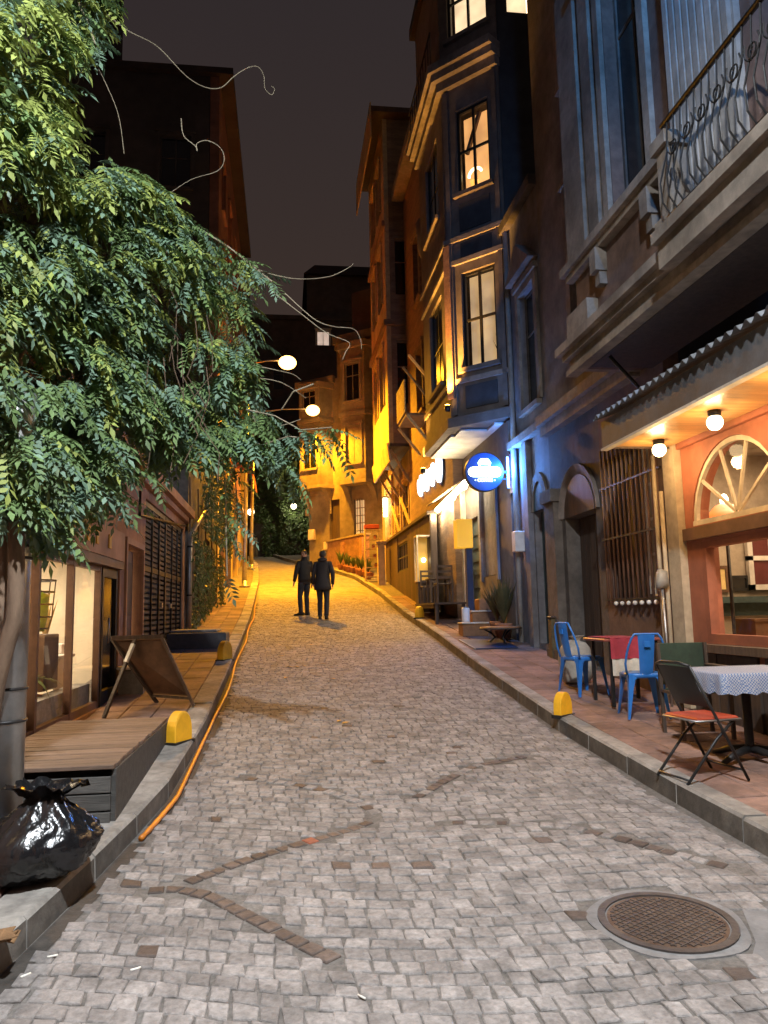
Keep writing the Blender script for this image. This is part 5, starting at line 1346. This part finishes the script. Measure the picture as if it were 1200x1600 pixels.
for bx0, bx1, zt_ in ((2.65,4.6,14.3),(.2,2.0,12.7)):
    d = .7; BF = OH @ Matrix.Translation((0,-d,0)); zb = 7.7; c = (bx0+bx1)/2; k = .3
    ow = [(c-.4,c+.4,8.5,10.25),(c-.4,c+.4,11.5,13.3 if zt_ > 14 else 12.4)]
    mk('bay_face', wall(BF, bx0+k, bx1-k, zb, zt_, .15, ow), ochre, t)
    for o in ow: window(t, BF, *o, 2, [.68], ochre_t, M('net_curtain', (.3,.24,.14), .9) if (bx0 > 2 and o[2] < 9) else dkglass, rec=.05, trim=ochre_t, tw=.12, sill=ochre_t)
    for s_, e_ in ((bx0, bx0+k), (bx1, bx1-k)):
        mk('bay_cheek', B().prism([(s_,0,zb),(e_,-d,zb),(e_,-d+.1,zb),(s_+(e_-s_)*.15,.0,zb)], (0,0,zt_-zb)).xf(OH), ochre, t)
    def bslab(ex, z0, z1, nm): mk(nm, B().prism([(bx0-ex,-.002,z0),(bx0+k-ex*.5,-d-ex,z0),(bx1-k+ex*.5,-d-ex,z0),(bx1+ex,-.002,z0)], (0,0,z1-z0)).xf(OH), ochre_t, t)
    bslab(.1,10.75,10.95,'bay_ledge'); bslab(.13,zt_-.25,zt_+.05,'bay_cornice'); bslab(.08,zb-.16,zb-.003,'bay_sill')
    for x in (bx0+.12, bx1-.4):   # curved brackets
        pts = [(x,-.003,zb-.17)]+[(x,-d*.95*(1-math.sin(a*math.pi/16)),zb-.17-1.2*(1-math.cos(a*math.pi/16))) for a in range(0, 9)]
        mk('bracket', B().prism(pts, (.28,0,0)).xf(OH), ochre, t)
# planter wall, meter boxes, pots, rack
t = thing('planter_wall', 'low brick planter wall with a coping below the ochre house', 'wall', (2.6,36,3.8))
pa, pb = Vector((3.3,32.2,0)), Vector((1.98,36.7,0)); dd = (pb-pa).normalized(); PWm = FR(pa, dd, (dd.y*-1 if False else -dd.y*-1, -dd.x, 0))
b = B(); b.hexa([PWm@Vector(p) for p in ((0,0,2.9),(4.65,0,3.4),(4.65,.25,3.4),(0,.25,2.9),(0,0,4.85),(4.65,0,4.95),(4.65,.25,4.95),(0,.25,4.85))]); mk('wall', b, brick_m, t)
b = B(); b.hexa([PWm@Vector(p) for p in ((-.05,-.06,4.853),(4.7,-.06,4.953),(4.7,.31,4.953),(-.05,.31,4.853),(-.05,-.06,4.93),(4.7,-.06,5.03),(4.7,.31,5.03),(-.05,.31,4.93))]); mk('coping', b, ochre_t, t)
for x in (.0, 2.3): mk('pier', B().box(x,x+.3,-.1,-.003,3.0,4.75).xf(PWm), brick_m, t)
for (px, py, v, s, lb) in ((489,836,38.6,.32,'pale yellow meter box on the ochre house wall by the door'),(512,853,37.6,.24,'small pale meter box beside the planter wall')):
    rr_ = ray(px, py); a = EYE+rr_*((OO-EYE).dot(OY)/rr_.dot(OY)); t = thing('meter_box', lb, 'meter box', a); q = OH.inverted() @ a
    mk('cabinet', B().bevbox(q.x-s*.55,q.x+s*.55,-.16,-.003,q.z-s*.8,q.z+s*.8,.02).xf(OH), cream, t); mk('cabinet_door', B().box(q.x-s*.45,q.x+s*.45,-.172,-.161,q.z-s*.65,q.z+s*.65).xf(OH), cream, t)
PLEAF = M('pot_plant_green', (.07,.1,.025), .6, .3, 6, 0, trans=.2)
for i in range(8):
    v = 29.4+i*.62; u = kr(v)+.28+R.uniform(-.05,.05); c = (u, v, g(v)+.14)
    plant('flower_pot', 'leafy plant in a terracotta pot, %s from the shelf rack along the kerb' % ('first second third fourth fifth sixth seventh eighth'.split()[i]), c, R.uniform(.4,1.0), 26, PLEAF, .14, .26, 'row of pots below the planter wall', spread=.9, droop=.4, lw=.035)
a = onG(578,908,.13); t = thing('shelf_rack', 'lamplit wooden shelf rack with small pots beside the pillar', 'rack', (3.2,28.6,g(28.6)+.13)); zb = g(28.6)+.13
for x in (2.95,3.5): mk('upright', B().box(x,x+.05,28.4,28.7,zb,zb+1.95), timber_y, t)
for k in range(6): mk('shelf', B().box(3.0,3.5,28.4,28.7,zb+.15+k*.35,zb+.18+k*.35), timber_y, t)
for k in range(5): mk('jar', B().lathe((3.1+.3*R.random(),28.5,zb+.182+k*.35), [(.05,0),(.07,.1),(.05,.14)], 8), pot_m, t)
setp(mk('red_crate', B().bevbox(2.95,3.5,28.4,28.75,zb+1.97,zb+2.12,.01), awn_red), 'red crate lying on top of the shelf rack', 'crate')
lb = onV(606,790,30.5); t = thing('wall_lantern', 'bright white lantern on the timber wall past the pillar', 'lamp', lb)
mk('lantern', B().box(3.95,4.1,lb.y-.1,lb.y+.1,lb.z-.45,lb.z+.3), whiteglobe, t); mk('cap', B().box(3.9,4.15,lb.y-.15,lb.y+.15,lb.z+.302,lb.z+.36), darkmetal, t)
light('lantern_light', 'POINT', (3.75,lb.y,lb.z), 120, (1,.75,.4), .1, t)
# ------------------------------------------------------------------ cafe terrace and things before it
t = thing('terrace_platform', 'dark low timber platform of the cafe terrace', 'platform', (3.75,18.6,1.4))
for k in range(12): mk('plank', B().box(3.3,4.05,17.0+k*.22,17.0+k*.22+.21,1.74,1.78), wood_dark, t)
for y in (17.05, 19.5):
    for x in (3.33, 3.95): mk('leg', B().box(x,x+.07,y,y+.07,g(y)+.13,1.74), wood_dark, t)
mk('skirt', B().box(3.32,3.35,17.2,19.6,1.66,1.738), wood_dark, t)
ZD = 1.782
def small_table(c, s, h, label):
    t = thing('wooden_table', label, 'table', c); x, y, z = c
    mk('table_top', B().bevbox(x-s,x+s,y-s,y+s,z+h-.035,z+h,.008), wood_dark, t)
    for i in (-1,1):
        for j in (-1,1): mk('leg', B().box(x+i*(s-.05)-.025,x+i*(s-.05)+.025,y+j*(s-.05)-.025,y+j*(s-.05)+.025,z,z+h-.035), wood_dark, t)
def wood_chair(c, rz, label):
    t = thing('wooden_chair', label, 'chair', c, rz)
    mk('seat', B().bevbox(-.19,.19,-.19,.19,.41,.44,.008), wood_dark, t, local=t)
    for i in (-1,1):
        mk('leg', B().box(i*.17-.02,i*.17+.02,.14,.18,0,.41), wood_dark, t, local=t); mk('leg', B().box(i*.17-.02,i*.17+.02,-.19,-.15,0,.85), wood_dark, t, local=t)
    for z in (.55,.68,.8): mk('back_slat', B().box(-.15,.15,-.185,-.165,z,z+.05), wood_dark, t, local=t)
small_table((3.7,18.5,ZD), .27, .6, 'small dark wooden table on the cafe terrace platform')
wood_chair((3.62,17.5,ZD), rad(0), 'dark slatted wooden chair on the terrace, nearest the wooden steps')
wood_chair((3.62,19.3,ZD), rad(180), 'dark slatted wooden chair on the terrace beneath the glass cabinet')
t = thing('display_cabinet', 'lit glass display cabinet with a cream frame on the terrace', 'cabinet', (3.62,19.9,2.3))
zc = 2.38; b = B()
for x in (3.4,3.8):
    for y in (19.7,20.1): b.box(x,x+.035,y,y+.035,zc,zc+1.15)
b.box(3.4,3.835,19.7,20.135,zc+1.15,zc+1.19); b.box(3.4,3.835,19.7,20.135,zc-.03,zc)
mk('cabinet_frame', b, cream, t)
for x in (3.41,3.815): mk('pane', B().box(x,x+.006,19.736,20.099,zc,zc+1.15), glass, t)
mk('back_panel', B().box(3.44,3.8,20.1,20.12,zc,zc+1.15), EM('cabinet_back_lit', (1,.55,.08), .22, 0, 1, (.5,.3,.05)), t)
mk('bulb', B().ball((3.62,19.95,zc+.55), .06, 8), bulb_em, t)
mk('stand', B().box(3.42,3.82,19.72,20.12,g(19.9)+.13,zc-.031), wood_dark, t)
t = thing('glowing_yellow_box', 'yellow box with an added glow on a dark blue post at the cafe front', 'sign', (3.75,15.9,1.2))
a = onV(712,857,15.9); c = onV(735,812,15.9)
mk('cabinet', B().bevbox(a.x,c.x,15.75,16.05,a.z,c.z,.015), yellow_box, t); mk('post', B().bevbox(c.x-.14,c.x-.01,15.8,15.95,g(15.9)+.13,a.z-.002,.01), bluepole, t)
t = thing('wooden_steps', 'two rough wooden box steps up to the cafe door', 'steps', (3.9,15.3,1.1))
zs = g(15.2)+.13
mk('lower_step', B().bevbox(3.45,3.95,14.9,15.3,zs-.02,zs+.22,.01), copper, t); mk('upper_step', B().bevbox(3.75,4.22,15.3,15.7,zs,zs+.45,.01), copper, t)
mk('upper_block', B().bevbox(4.0,4.22,15.7,16.1,zs,zs+.72,.01), copper, t)
for x0,x1,y0,z in ((3.43,3.97,14.88,zs+.222),(3.73,4.24,15.28,zs+.452)): mk('tread', B().bevbox(x0,x1,y0,y0+.42,z,z+.03,.006), cream, t)
t = thing('white_cylinder', 'short white standing cylinder beside the wooden steps', 'bollard', (3.72,16.0,1.2))
a = onV(728,965,15.4); mk('body', B().lathe((a.x,15.4,g(15.4)+.13), [(.085,0),(.085,.5),(.07,.52)], 14), white, t); mk('top_ring', B().lathe((a.x,15.4,g(15.4)+.652), [(.06,0),(.06,.02)], 14), greymetal, t)
# low round table
c0 = Vector((3.88,13.75,g(13.75)+.14)); t = thing('round_table', 'low round brown table with scrolled iron legs by the arched house', 'table', c0)
mk('table_top', B().lathe(c0, [(.36,.27),(.37,.28),(.37,.3),(.36,.31)], 28), copper, t)
mk('rim', B().lathe(c0, [(.385,.262),(.39,.27),(.39,.285),(.372,.286)], 28, False), wood_dark, t)
for k in range(3):
    a = k*2.09+.6; mk('leg', B().tube([c0+Vector((math.cos(a)*r_, math.sin(a)*r_, z)) for r_, z in ((.3,.26),(.18,.2),(.1,.12),(.2,.04),(.28,.01))], .018, 6), darkmetal, t)
t = thing('cellar_hatch', 'dark steel cellar hatch set in the right pavement', 'hatch', (3.55,13.5,g(13.5)+.14))
zz = g(13.5)+.142; mk('plate', B().hexa([(3.25,13.1,g(13.1)+.143),(4.0,13.1,g(13.1)+.143),(4.0,14.3,g(14.3)+.143),(3.25,14.3,g(14.3)+.143),(3.25,13.1,g(13.1)+.16),(4.0,13.1,g(13.1)+.16),(4.0,14.3,g(14.3)+.16),(3.25,14.3,g(14.3)+.16)]), bluepole, t)
mk('rim', B().bar((3.23,13.08,g(13.08)+.15),(3.23,14.32,g(14.32)+.15),.03,.03), conc, t)
BSH = M('dusty_shrub', (.09,.085,.035), .7, .3, 6, 0, trans=.2)
plant('potted_shrub', 'dusty climbing shrub in a pot against the cafe wall', (4.12,14.35,g(14.35)+.14), 1.1, 60, BSH, .17, .3, spread=.7, droop=.3, lw=.03)
plant('potted_shrub', 'spiky shrub in a pot beside the cafe steps', (4.1,14.75,g(14.75)+.14), .9, 50, BSH, .15, .3, spread=.8, droop=.3, lw=.03)

# ------------------------------------------------------------------ diner furniture
def metal_chair(c, rz, label):
    t = thing('metal_chair', label, 'chair', c, rz, 'blue metal chairs at the small table')
    n = 20
    def sq(s, z, e=.28):   # rounded-square ring
        out = []
        for k in range(n):
            a = 2*math.pi*k/n; cx_, sx_ = math.cos(a), math.sin(a); r_ = s/((abs(cx_)**5+abs(sx_)**5)**.2); out.append((r_*cx_, r_*sx_, z))
        return out
    b = B(); b.smooth = True; b.loft([sq(.185,.405), sq(.19,.43), sq(.188,.45), sq(.17,.456), sq(.1,.446)]); mk('seat', b, blue_ch, t, local=t)
    for i in (-1,1):
        for j in (-1,1):
            p = [Vector((i*.17,j*.17,.44)), Vector((i*.185,j*.185,.3)), Vector((i*.215,j*.215,0))]
            b = B(); rings = []
            for q, wd_ in zip(p, (.075,.05,.022)): rings.append([q, q+Vector((-i*wd_,0,0)), q+Vector((-i*wd_*.9,-j*wd_*.25,0)), q+Vector((-i*wd_*.25,-j*wd_*.9,0)), q+Vector((0,-j*wd_,0))])
            b.loft(rings); mk('leg', b, blue_ch, t, local=t)
    b = B()
    for i in (-1,1):   # skirt arches between the legs
        for (ax, ay) in ((1,0),(0,1)):
            m_ = 10; pr = None
            for k in range(m_+1):
                s = -.17+.34*k/m_; zl = .43-.13*abs(s/.17)**3
                q = (Vector((s, i*.183, 0)) if ax else Vector((i*.183, s, 0)))
                if pr: b.poly([pr[0]+Vector((0,0,.44)), q+Vector((0,0,.44)), q+Vector((0,0,zl)), pr[0]+Vector((0,0,pr[1]))])
                pr = (q, zl)
    mk('apron', b, blue_ch, t, local=t)
    # backrest hoop and splat
    pts = []
    for k in range(17):
        a = math.pi*k/16; pts.append(Vector((-.2*math.cos(a)*(1.05 if 0 < k < 16 else .95), -.17-.09*min(1, math.sin(a)*1.4), .44+.41*min(1, math.sin(a)*1.25)**.9)))
    mk('back_hoop', B().tube(pts, .012, 8), blue_ch, t, local=t)
    b = B(); b.smooth = True; R_ = []
    for k in range(9):
        f = k/8; z = .44+.405*f; y = -.175-.085*f**.7; wd_ = .065+.02*f
        R_.append([(x*wd_, y-.012*(1-x*x), z) for x in (-1,-.5,0,.5,1)])
    b.loft(R_, False, False); b.loft([[(p[0],p[1]-.003,p[2]) for p in r] for r in R_], False, False); sp_ = mk('back_splat', b, blue_ch, t, local=t)
    mk('embossed_mark', B().box(-.03,.03,-.285,-.27,.72,.78).box(-.02,.02,-.2,-.19,.5,.53), blue_ch, sp_, local=t)
    return t
ch = metal_chair((3.66,7.72,g(7.72)+.142), rad(-10), 'bright blue metal chair with its back to the folding chair')
metal_chair((3.52,8.98,g(8.98)+.142), rad(-75), 'bright blue metal chair beside the pale sack')
tc_ = Vector((3.8,8.4,g(8.4)+.142)); t = thing('small_table', 'small brown table with a cloth runner between the blue chairs', 'table', tc_)
mk('table_top', B().bevbox(tc_.x-.36,tc_.x+.3,tc_.y-.3,tc_.y+.3,tc_.z+.7,tc_.z+.73,.008), M('red_brown_top', (.25,.07,.05), .45), t)
for i in (-.27,.25):
    for j in (-.25,.25): mk('leg', B().bar((tc_.x+i,tc_.y+j,tc_.z),(tc_.x+i,tc_.y+j,tc_.z+.7),.035), darkmetal, t)
rn = thing('table_runner', 'red and white cloth runner draped over the small table', 'cloth', tc_+Vector((0,0,.735)))
def drape(x0, x1, z0, z1, y, mat, nm):
    b = B(); b.smooth = True; n = 14
    b.loft([[(x0+(x1-x0)*k/n, y-.012*math.sin(k*1.3+s)-.01*(1-f), z0+(z1-z0)*f) for k in range(n+1)] for s, f in ((0,0),(.3,.35),(.6,.7),(.9,1))], False, False); mk(nm, b, mat, rn)
zt_ = tc_.z+.737; mk('top_cloth', B().box(tc_.x-.3,tc_.x+.1,tc_.y-.33,tc_.y+.31,zt_,zt_+.006), cloth_red, rn)
drape(tc_.x-.31, tc_.x+.1, zt_-.22, zt_+.004, tc_.y-.332, cloth_red, 'red_drop'); drape(tc_.x-.3, tc_.x+.09, zt_-.4, zt_-.218, tc_.y-.334, cloth_wh, 'lace_hem')
# folding chair with red seat
t = thing('folding_chair', 'black folding chair with a red seat at the kerb', 'chair', (3.1,5.62,g(5.6)+.142), rad(-82)); z0 = .0
for i in (-1,1):
    x = i*.2
    mk('leg', B().tube([(x,.24,0),(x,.02,.42),(x,-.2,.84)], .011, 8), blackmetal, t, local=t)
    mk('leg', B().tube([(x*.9,-.27,0),(x*.9,.0,.3),(x*.9,.17,.44)], .011, 8), blackmetal, t, local=t)
mk('back_rail', B().tube([(-.2,-.2,.84),(-.1,-.225,.86),(.1,-.225,.86),(.2,-.2,.84)], .012, 8), blackmetal, t, local=t)
mk('rail', B().tube([(-.18,-.25,.03),(.18,-.25,.03)], .009, 6).tube([(-.2,.19,.08),(.2,.19,.08)], .009, 6), blackmetal, t, local=t)
b = B(); b.smooth = True; b.loft([[(-.195,-.2,.83),(-.07,-.225,.835),(.07,-.225,.835),(.195,-.2,.83)],[(-.195,-.12,.66),(-.07,-.145,.66),(.07,-.145,.66),(.195,-.12,.66)],[(-.195,-.06,.54),(-.07,-.085,.54),(.07,-.085,.54),(.195,-.06,.54)]], False, False); mk('back_panel', b, blackmetal, t, local=t)
mk('seat', B().bevbox(-.19,.19,-.16,.2,.435,.465,.012), red_seat, t, local=t)
mk('seat_frame', B().tube([(-.2,-.17,.44),(.2,-.17,.44),(.2,.21,.44),(-.2,.21,.44),(-.2,-.17,.44)], .009, 6), greymetal, t, local=t)
# pedestal table with checked cloth
c0 = Vector((3.72,5.98,g(5.98)+.142)); t = thing('pedestal_table', 'pedestal table under a blue checked cloth before the diner', 'table', c0)
mk('column', B().lathe(c0, [(.05,.08),(.035,.14),(.035,.69)], 14), blackmetal, t)
for k in range(4):
    a = k*1.57+.4; mk('foot', B().tube([c0+Vector((0,0,.1)), c0+Vector((math.cos(a)*.2,math.sin(a)*.2,.07)), c0+Vector((math.cos(a)*.34,math.sin(a)*.34,.02))], [.035,.028,.022], 8), blackmetal, t)
mk('table_top', B().bevbox(c0.x-.4,c0.x+.42,c0.y-.36,c0.y+.36,c0.z+.69,c0.z+.72,.008), wood_soffit, t)
tcl = thing('tablecloth', 'blue and white checked cloth hanging over the pedestal table edge', 'tablecloth', c0+Vector((0,0,.7)))
b = B(); b.smooth = True; n = 60; rings = []
def edge(s_, ex):   # point round the rectangle
    hx, hy = .41+ex, .37+ex; P_ = 4*(hx+hy); d = s_*P_
    for L, a, dr_ in ((2*hx,(-hx,-hy),(1,0)),(2*hy,(hx,-hy),(0,1)),(2*hx,(hx,hy),(-1,0)),(2*hy,(-hx,hy),(0,-1))):
        if d <= L: return Vector((a[0]+dr_[0]*d, a[1]+dr_[1]*d, 0))
        d -= L
    return Vector((-hx,-hy,0))
for ex, z in ((-.05,.728),(.004,.727),(.012,.715),(.02,.66),(.03,.575)):
    rings.append([c0+edge(k/n, ex+(.014*math.sin(k*1.7) if z < .7 else 0))+Vector((0,0,z+(.012*math.sin(k*2.3) if z < .6 else 0))) for k in range(n)])
b.loft(rings, False); mk('cloth_drop', b, check_m, tcl)
mk('cloth_top', B().box(c0.x-.36,c0.x+.36,c0.y-.32,c0.y+.32,c0.z+.722,c0.z+.727), check_m, tcl)
# green canvas chair behind it
t = thing('canvas_chair', 'dark green canvas-backed chair behind the checked table', 'chair', (3.75,6.82,g(6.8)+.142), rad(176))
for i in (-1,1):
    mk('leg', B().bar((i*.23,.2,0),(i*.23,.2,.62),.03), wood_dark, t, local=t); mk('leg', B().bar((i*.23,-.2,0),(i*.23,-.24,.84),.03), wood_dark, t, local=t)
    mk('arm_rest', B().bevbox(i*.23-.03,i*.23+.03,-.22,.24,.622,.645,.006), wood_dark, t, local=t)
    mk('side_rail', B().bar((i*.23,-.2,.4),(i*.23,.2,.4),.025), wood_dark, t, local=t)
mk('back_canvas', B().bevbox(-.235,.235,-.27,-.255,.45,.84,.004), green_cv, t, local=t)
mk('seat_canvas', B().bevbox(-.21,.21,-.19,.2,.405,.425,.006), green_cv, t, local=t)
# sack and post by the doorway
sc_ = Vector((3.75,9.75,g(9.75)+.14)); b = B(); b.ball(sc_+Vector((0,0,.2)), .3, 22, (.8,.7,.9))
for i, v in enumerate(b.v):
    d = v-sc_; k = 1+.35*noise.noise(d*5+Vector((4,0,0))); q = sc_+Vector((d.x*k, d.y*k, max(d.z*(1+.2*k), .0))); b.v[i] = q
t = thing('plastic_sack', 'crumpled pale plastic sack on the pavement behind the blue chair', 'sack', sc_); mk('sack_body', b, sack_m, t)
mk('tied_neck', B().lathe(sc_+Vector((.02,.02,.48)), [(.07,0),(.03,.04),(.06,.09),(.1,.12)], 12, False), sack_m, t)
a = onG(868,1028,.14); t = thing('wooden_post', 'short mossy wooden post by the stone doorway', 'post', a)
mk('post', B().bevbox(a.x-.07,a.x+.07,a.y-.07,a.y+.07,a.z-.02,a.z+.62,.02), M('mossy_wood', (.13,.1,.05), .85, .35, 12, .4), t); mk('post_cap', B().bevbox(a.x-.085,a.x+.085,a.y-.085,a.y+.085,a.z+.622,a.z+.66,.012), wood_dark, t)
# small yellow flakes added as lamp glints on the cobbles
for (px, py) in ((440,1026),(452,1043),(475,1042),(505,1038),(520,1062),(447,1060),(463,1043),(530,1128),(540,1131),(415,1013),(487,1008),(433,995)):
    p = onG(px, py); a = R.uniform(0,3.1); b = B(); s = R.uniform(.05,.08); ax = Vector((math.cos(a),math.sin(a),0)); ay = Vector((-ax.y,ax.x,0)); z = Vector((0,0,.012))
    b.poly([p-ax*s+z, p-ay*s*.5+z*1.6, p+ax*s+z*1.3]); b.poly([p-ax*s+z, p+ax*s+z*1.3, p+ay*s*.5+z*1.8])
    setp(mk('glint_flake', b, glint_m), 'yellow flake added as a lamp glint on the cobbles before the two people', 'leaf', 'lamp glint flakes on the road')

# ------------------------------------------------------------------ people
def skinned(verts, edges, root):
    me = bpy.data.meshes.new('sk'); me.from_pydata([v[0] for v in verts], edges, []); o = bpy.data.objects.new('sk', me); COL.objects.link(o)
    md = o.modifiers.new('skin', 'SKIN'); md.use_smooth_shade = True
    for i, v in enumerate(verts):
        sv_ = me.skin_vertices[0].data[i]; r_ = v[1]; sv_.radius = r_ if isinstance(r_, tuple) else (r_, r_); sv_.use_root = (i == root)
    sb_ = o.modifiers.new('sub', 'SUBSURF'); sb_.levels = 1; sb_.render_levels = 1
    dg = bpy.context.evaluated_depsgraph_get(); em = bpy.data.meshes.new_from_object(o.evaluated_get(dg)); bpy.data.objects.remove(o)
    b = B(); b.v = [v.co.copy() for v in em.vertices]; b.f = [tuple(p.vertices) for p in em.polygons]; b.mi = [0]*len(b.f); b.sm = [True]*len(b.f); return b
def person(c, rz, label, jl, coat, hair, long_coat, hood, head_turn, feet, knees, hands, elbows, H=1.75):
    t = thing('person', label, 'person', c, rz); s = H/1.75
    V = []; E = []
    def add(p, r_, par=None):
        V.append(((p[0]*s,p[1]*s,p[2]*s), r_)); i = len(V)-1
        if par is not None: E.append((par, i))
        return i
    pel = add((0,0,.95), .1); sp1 = add((0,0,1.15), .1, pel); chs = add((0,.0,1.36), .11, sp1); nk = add((0,-.01,1.49), .052, chs); nk2 = add((0,.015,1.56), .055, nk); hd_ = add((0,.02,1.63), (.078,.092), nk2); tp_ = add((0,.015,1.71), (.06,.075), hd_)
    for i in (0, 1):
        sg = -1 if i == 0 else 1
        h = add((sg*.09,0,.9), .085, pel); k = add(knees[i], .055, h); a = add(feet[i][0], .04, k); toe = add(feet[i][1], .035, a)
        sh = add((sg*.175,0,1.43), .05, chs); e = add(elbows[i], .04, sh); w_ = add(hands[i], .028, e)
        hd2 = Vector(hands[i]); dr_ = (hd2-Vector(elbows[i])).normalized(); pm = add(hd2+dr_*.05, (.038,.02), w_)
        sd = dr_.cross(Vector((1,0,0))).normalized()
        for f_ in range(4): 
            q = hd2+dr_*.085+sd*(-.024+.016*f_); k1 = add(q, .008, pm); add(q+dr_*(.055-.008*abs(f_-1.4))+Vector((0,.012,0)), .007, k1)
        th_ = hd2+dr_*.04+sd*.035; k1 = add(th_, .009, pm); add(th_+dr_*.035+sd*.012, .008, k1)
    mk('body', skinned(V, E, pel), skin_m, t, local=t)
    Mh = Matrix.Translation((0,.02*s,1.63*s)) @ Matrix.Rotation(head_turn, 4, 'Z')
    fb = B(); fb.ball((0,.0,.0), .088*s, 14, (.86,1.02,1.22)); fb.ball((0,.092*s,-.012*s), .017*s, 8, (.8,1,1.5))
    for i in (-1,1): fb.ball((i*.078*s,-.005,-.005), .024*s, 8, (.4,.8,1.3))
    face = mk('head', fb.xf(Mh), skin_m, t, local=t)
    eb = B()
    for i in (-1,1): eb.ball((i*.032*s,.08*s,.012*s), .011*s, 6)
    eb.box(-.025*s,.025*s,.078*s,.087*s,-.057*s,-.05*s); eb.box(-.05*s,-.015*s,.078*s,.09*s,.034*s,.04*s); eb.box(.015*s,.05*s,.078*s,.09*s,.034*s,.04*s); mk('eyes_and_mouth', eb.xf(Mh), hair_d, face, local=t)
    hb = B(); hb.smooth = True
    hb.ball((0,-.022*s,.028*s), .097*s, 16, (.9,1.0,1.08)); hb.v = [v*(1+.06*noise.noise(v*40)) for v in hb.v]
    hb.v = [Vector((v.x, min(v.y, .058*s), max(v.z, (-.03 if v.y > -.02 else -.085)*s))) for v in hb.v]
    mk('hair', hb.xf(Mh), hair, t, local=t)
    # trousers
    b = B(); b.smooth = True
    def ell(cx, cy, cz, rx, ry, n=14): return [Vector((cx+rx*math.cos(2*math.pi*k/n), cy+ry*math.sin(2*math.pi*k/n), cz))*s for k in range(n)]
    b.loft([ell(0,0,.83,.165,.11), ell(0,0,.95,.165,.115), ell(0,0,1.05,.155,.11)])
    for i in (0,1):
        sg = -1 if i == 0 else 1; h = Vector((sg*.085,0,.88)); k = Vector(knees[i]); a = Vector(feet[i][0])
        b.tube([p*s for p in (h, lerp(h,k,.5), k, lerp(k,a,.35), lerp(k,a,.8), a+Vector((0,0,-.01)))], [r_*s for r_ in (.1,.086,.066,.066,.056,.06)], 12)
    mk('trousers', b, jean_d, t, local=t)
    for i in (0,1):
        a = Vector(feet[i][0]); f_ = Vector(feet[i][1]); d = (f_-a); d.z = 0; d.normalize(); sd = Vector((-d.y,d.x,0)); b = B(); b.smooth = True; rings = []
        for o_, wd_, h in ((-.09,.03,.07),(-.06,.042,.1),(.02,.046,.1),(.1,.05,.06),(.17,.04,.045),(.2,.015,.03)):
            q = Vector((a.x,a.y,0))+d*o_; rings.append([(q-sd*wd_)*s, (q+sd*wd_)*s, (q+sd*wd_*.8+Vector((0,0,h)))*s, (q-sd*wd_*.8+Vector((0,0,h)))*s])
        b.loft(rings); mk('shoe', b, shoe_m, t, local=t)
    # jacket or coat
    b = B(); b.smooth = True; hem = .74 if long_coat else .9
    fl = .04 if long_coat else 0
    rr = [ell(0,-.01,hem,.185+fl,.14+fl,18), ell(0,-.005,hem+.1,.182+fl*.8,.135+fl*.7,18), ell(0,0,1.1,.178,.125,18), ell(0,0,1.25,.19,.13,18), ell(0,0,1.38,.2,.125,18), ell(0,0,1.45,.165,.105,18), ell(0,-.005,1.5,.085,.075,18), ell(0,-.005,1.54,.075,.072,18)]
    rr = [[v*(1+.02*noise.noise(v*7)) for v in r] for r in rr]
    b.loft(rr)
    for i in (0,1):
        sg = -1 if i == 0 else 1; sh = Vector((sg*.165,0,1.42)); e = Vector(elbows[i]); w_ = Vector(hands[i])
        pth = [sh+Vector((-sg*.04,0,.01)), sh, lerp(sh,e,.5), e, lerp(e,w_,.5), lerp(e,w_,.97)]
        b.tube([p*s for p in pth], [r_*s for r_ in (.055,.076,.068,.06,.052,.045)], 12)
    jk = mk('coat' if long_coat else 'jacket', b, coat, t, local=t)
    if hood:
        hb = B(); hb.ball((0,-.085*s,1.5*s), .12*s, 14, (1.05,.6,.55)); hb.v = [v+Vector((0,0,.02*noise.noise(v*9))) for v in hb.v]; mk('hood', hb, coat, jk, local=t)
    else:
        mk('collar', B().lathe((0,-.005*s,1.52*s), [(.082*s,0),(.08*s,.045*s),(.07*s,.04*s)], 14, False), coat, jk, local=t)
    return t
pa_ = onG(476,962); pb_ = onG(505,968)
person((pa_.x,pa_.y,g(pa_.y)+.004), rad(25), 'person in a short black jacket looking back, left of the coated person', '', coat_b, hair_d, False, False, rad(125),
       [((-.12,-.02,.08),(-.2,.08,.02)),((.13,.1,.08),(.12,.24,.02))], [(-.11,.05,.5),(.11,.1,.5)], [(-.3,.0,.9),(.26,.06,.86)], [(-.27,-.05,1.15),(.25,-.05,1.14)], 1.74)
person((pb_.x,pb_.y,g(pb_.y)+.004), rad(-8), 'person in a long hooded charcoal coat walking away uphill', '', coat_g, hair_g, True, True, rad(10),
       [((-.1,.2,.08),(-.11,.34,.02)),((.1,-.2,.1),(.11,-.06,.02))], [(-.09,.16,.5),(.1,-.02,.5)], [(-.24,.1,.9),(.25,.03,.88)], [(-.24,-.02,1.15),(.26,-.06,1.15)], 1.77)
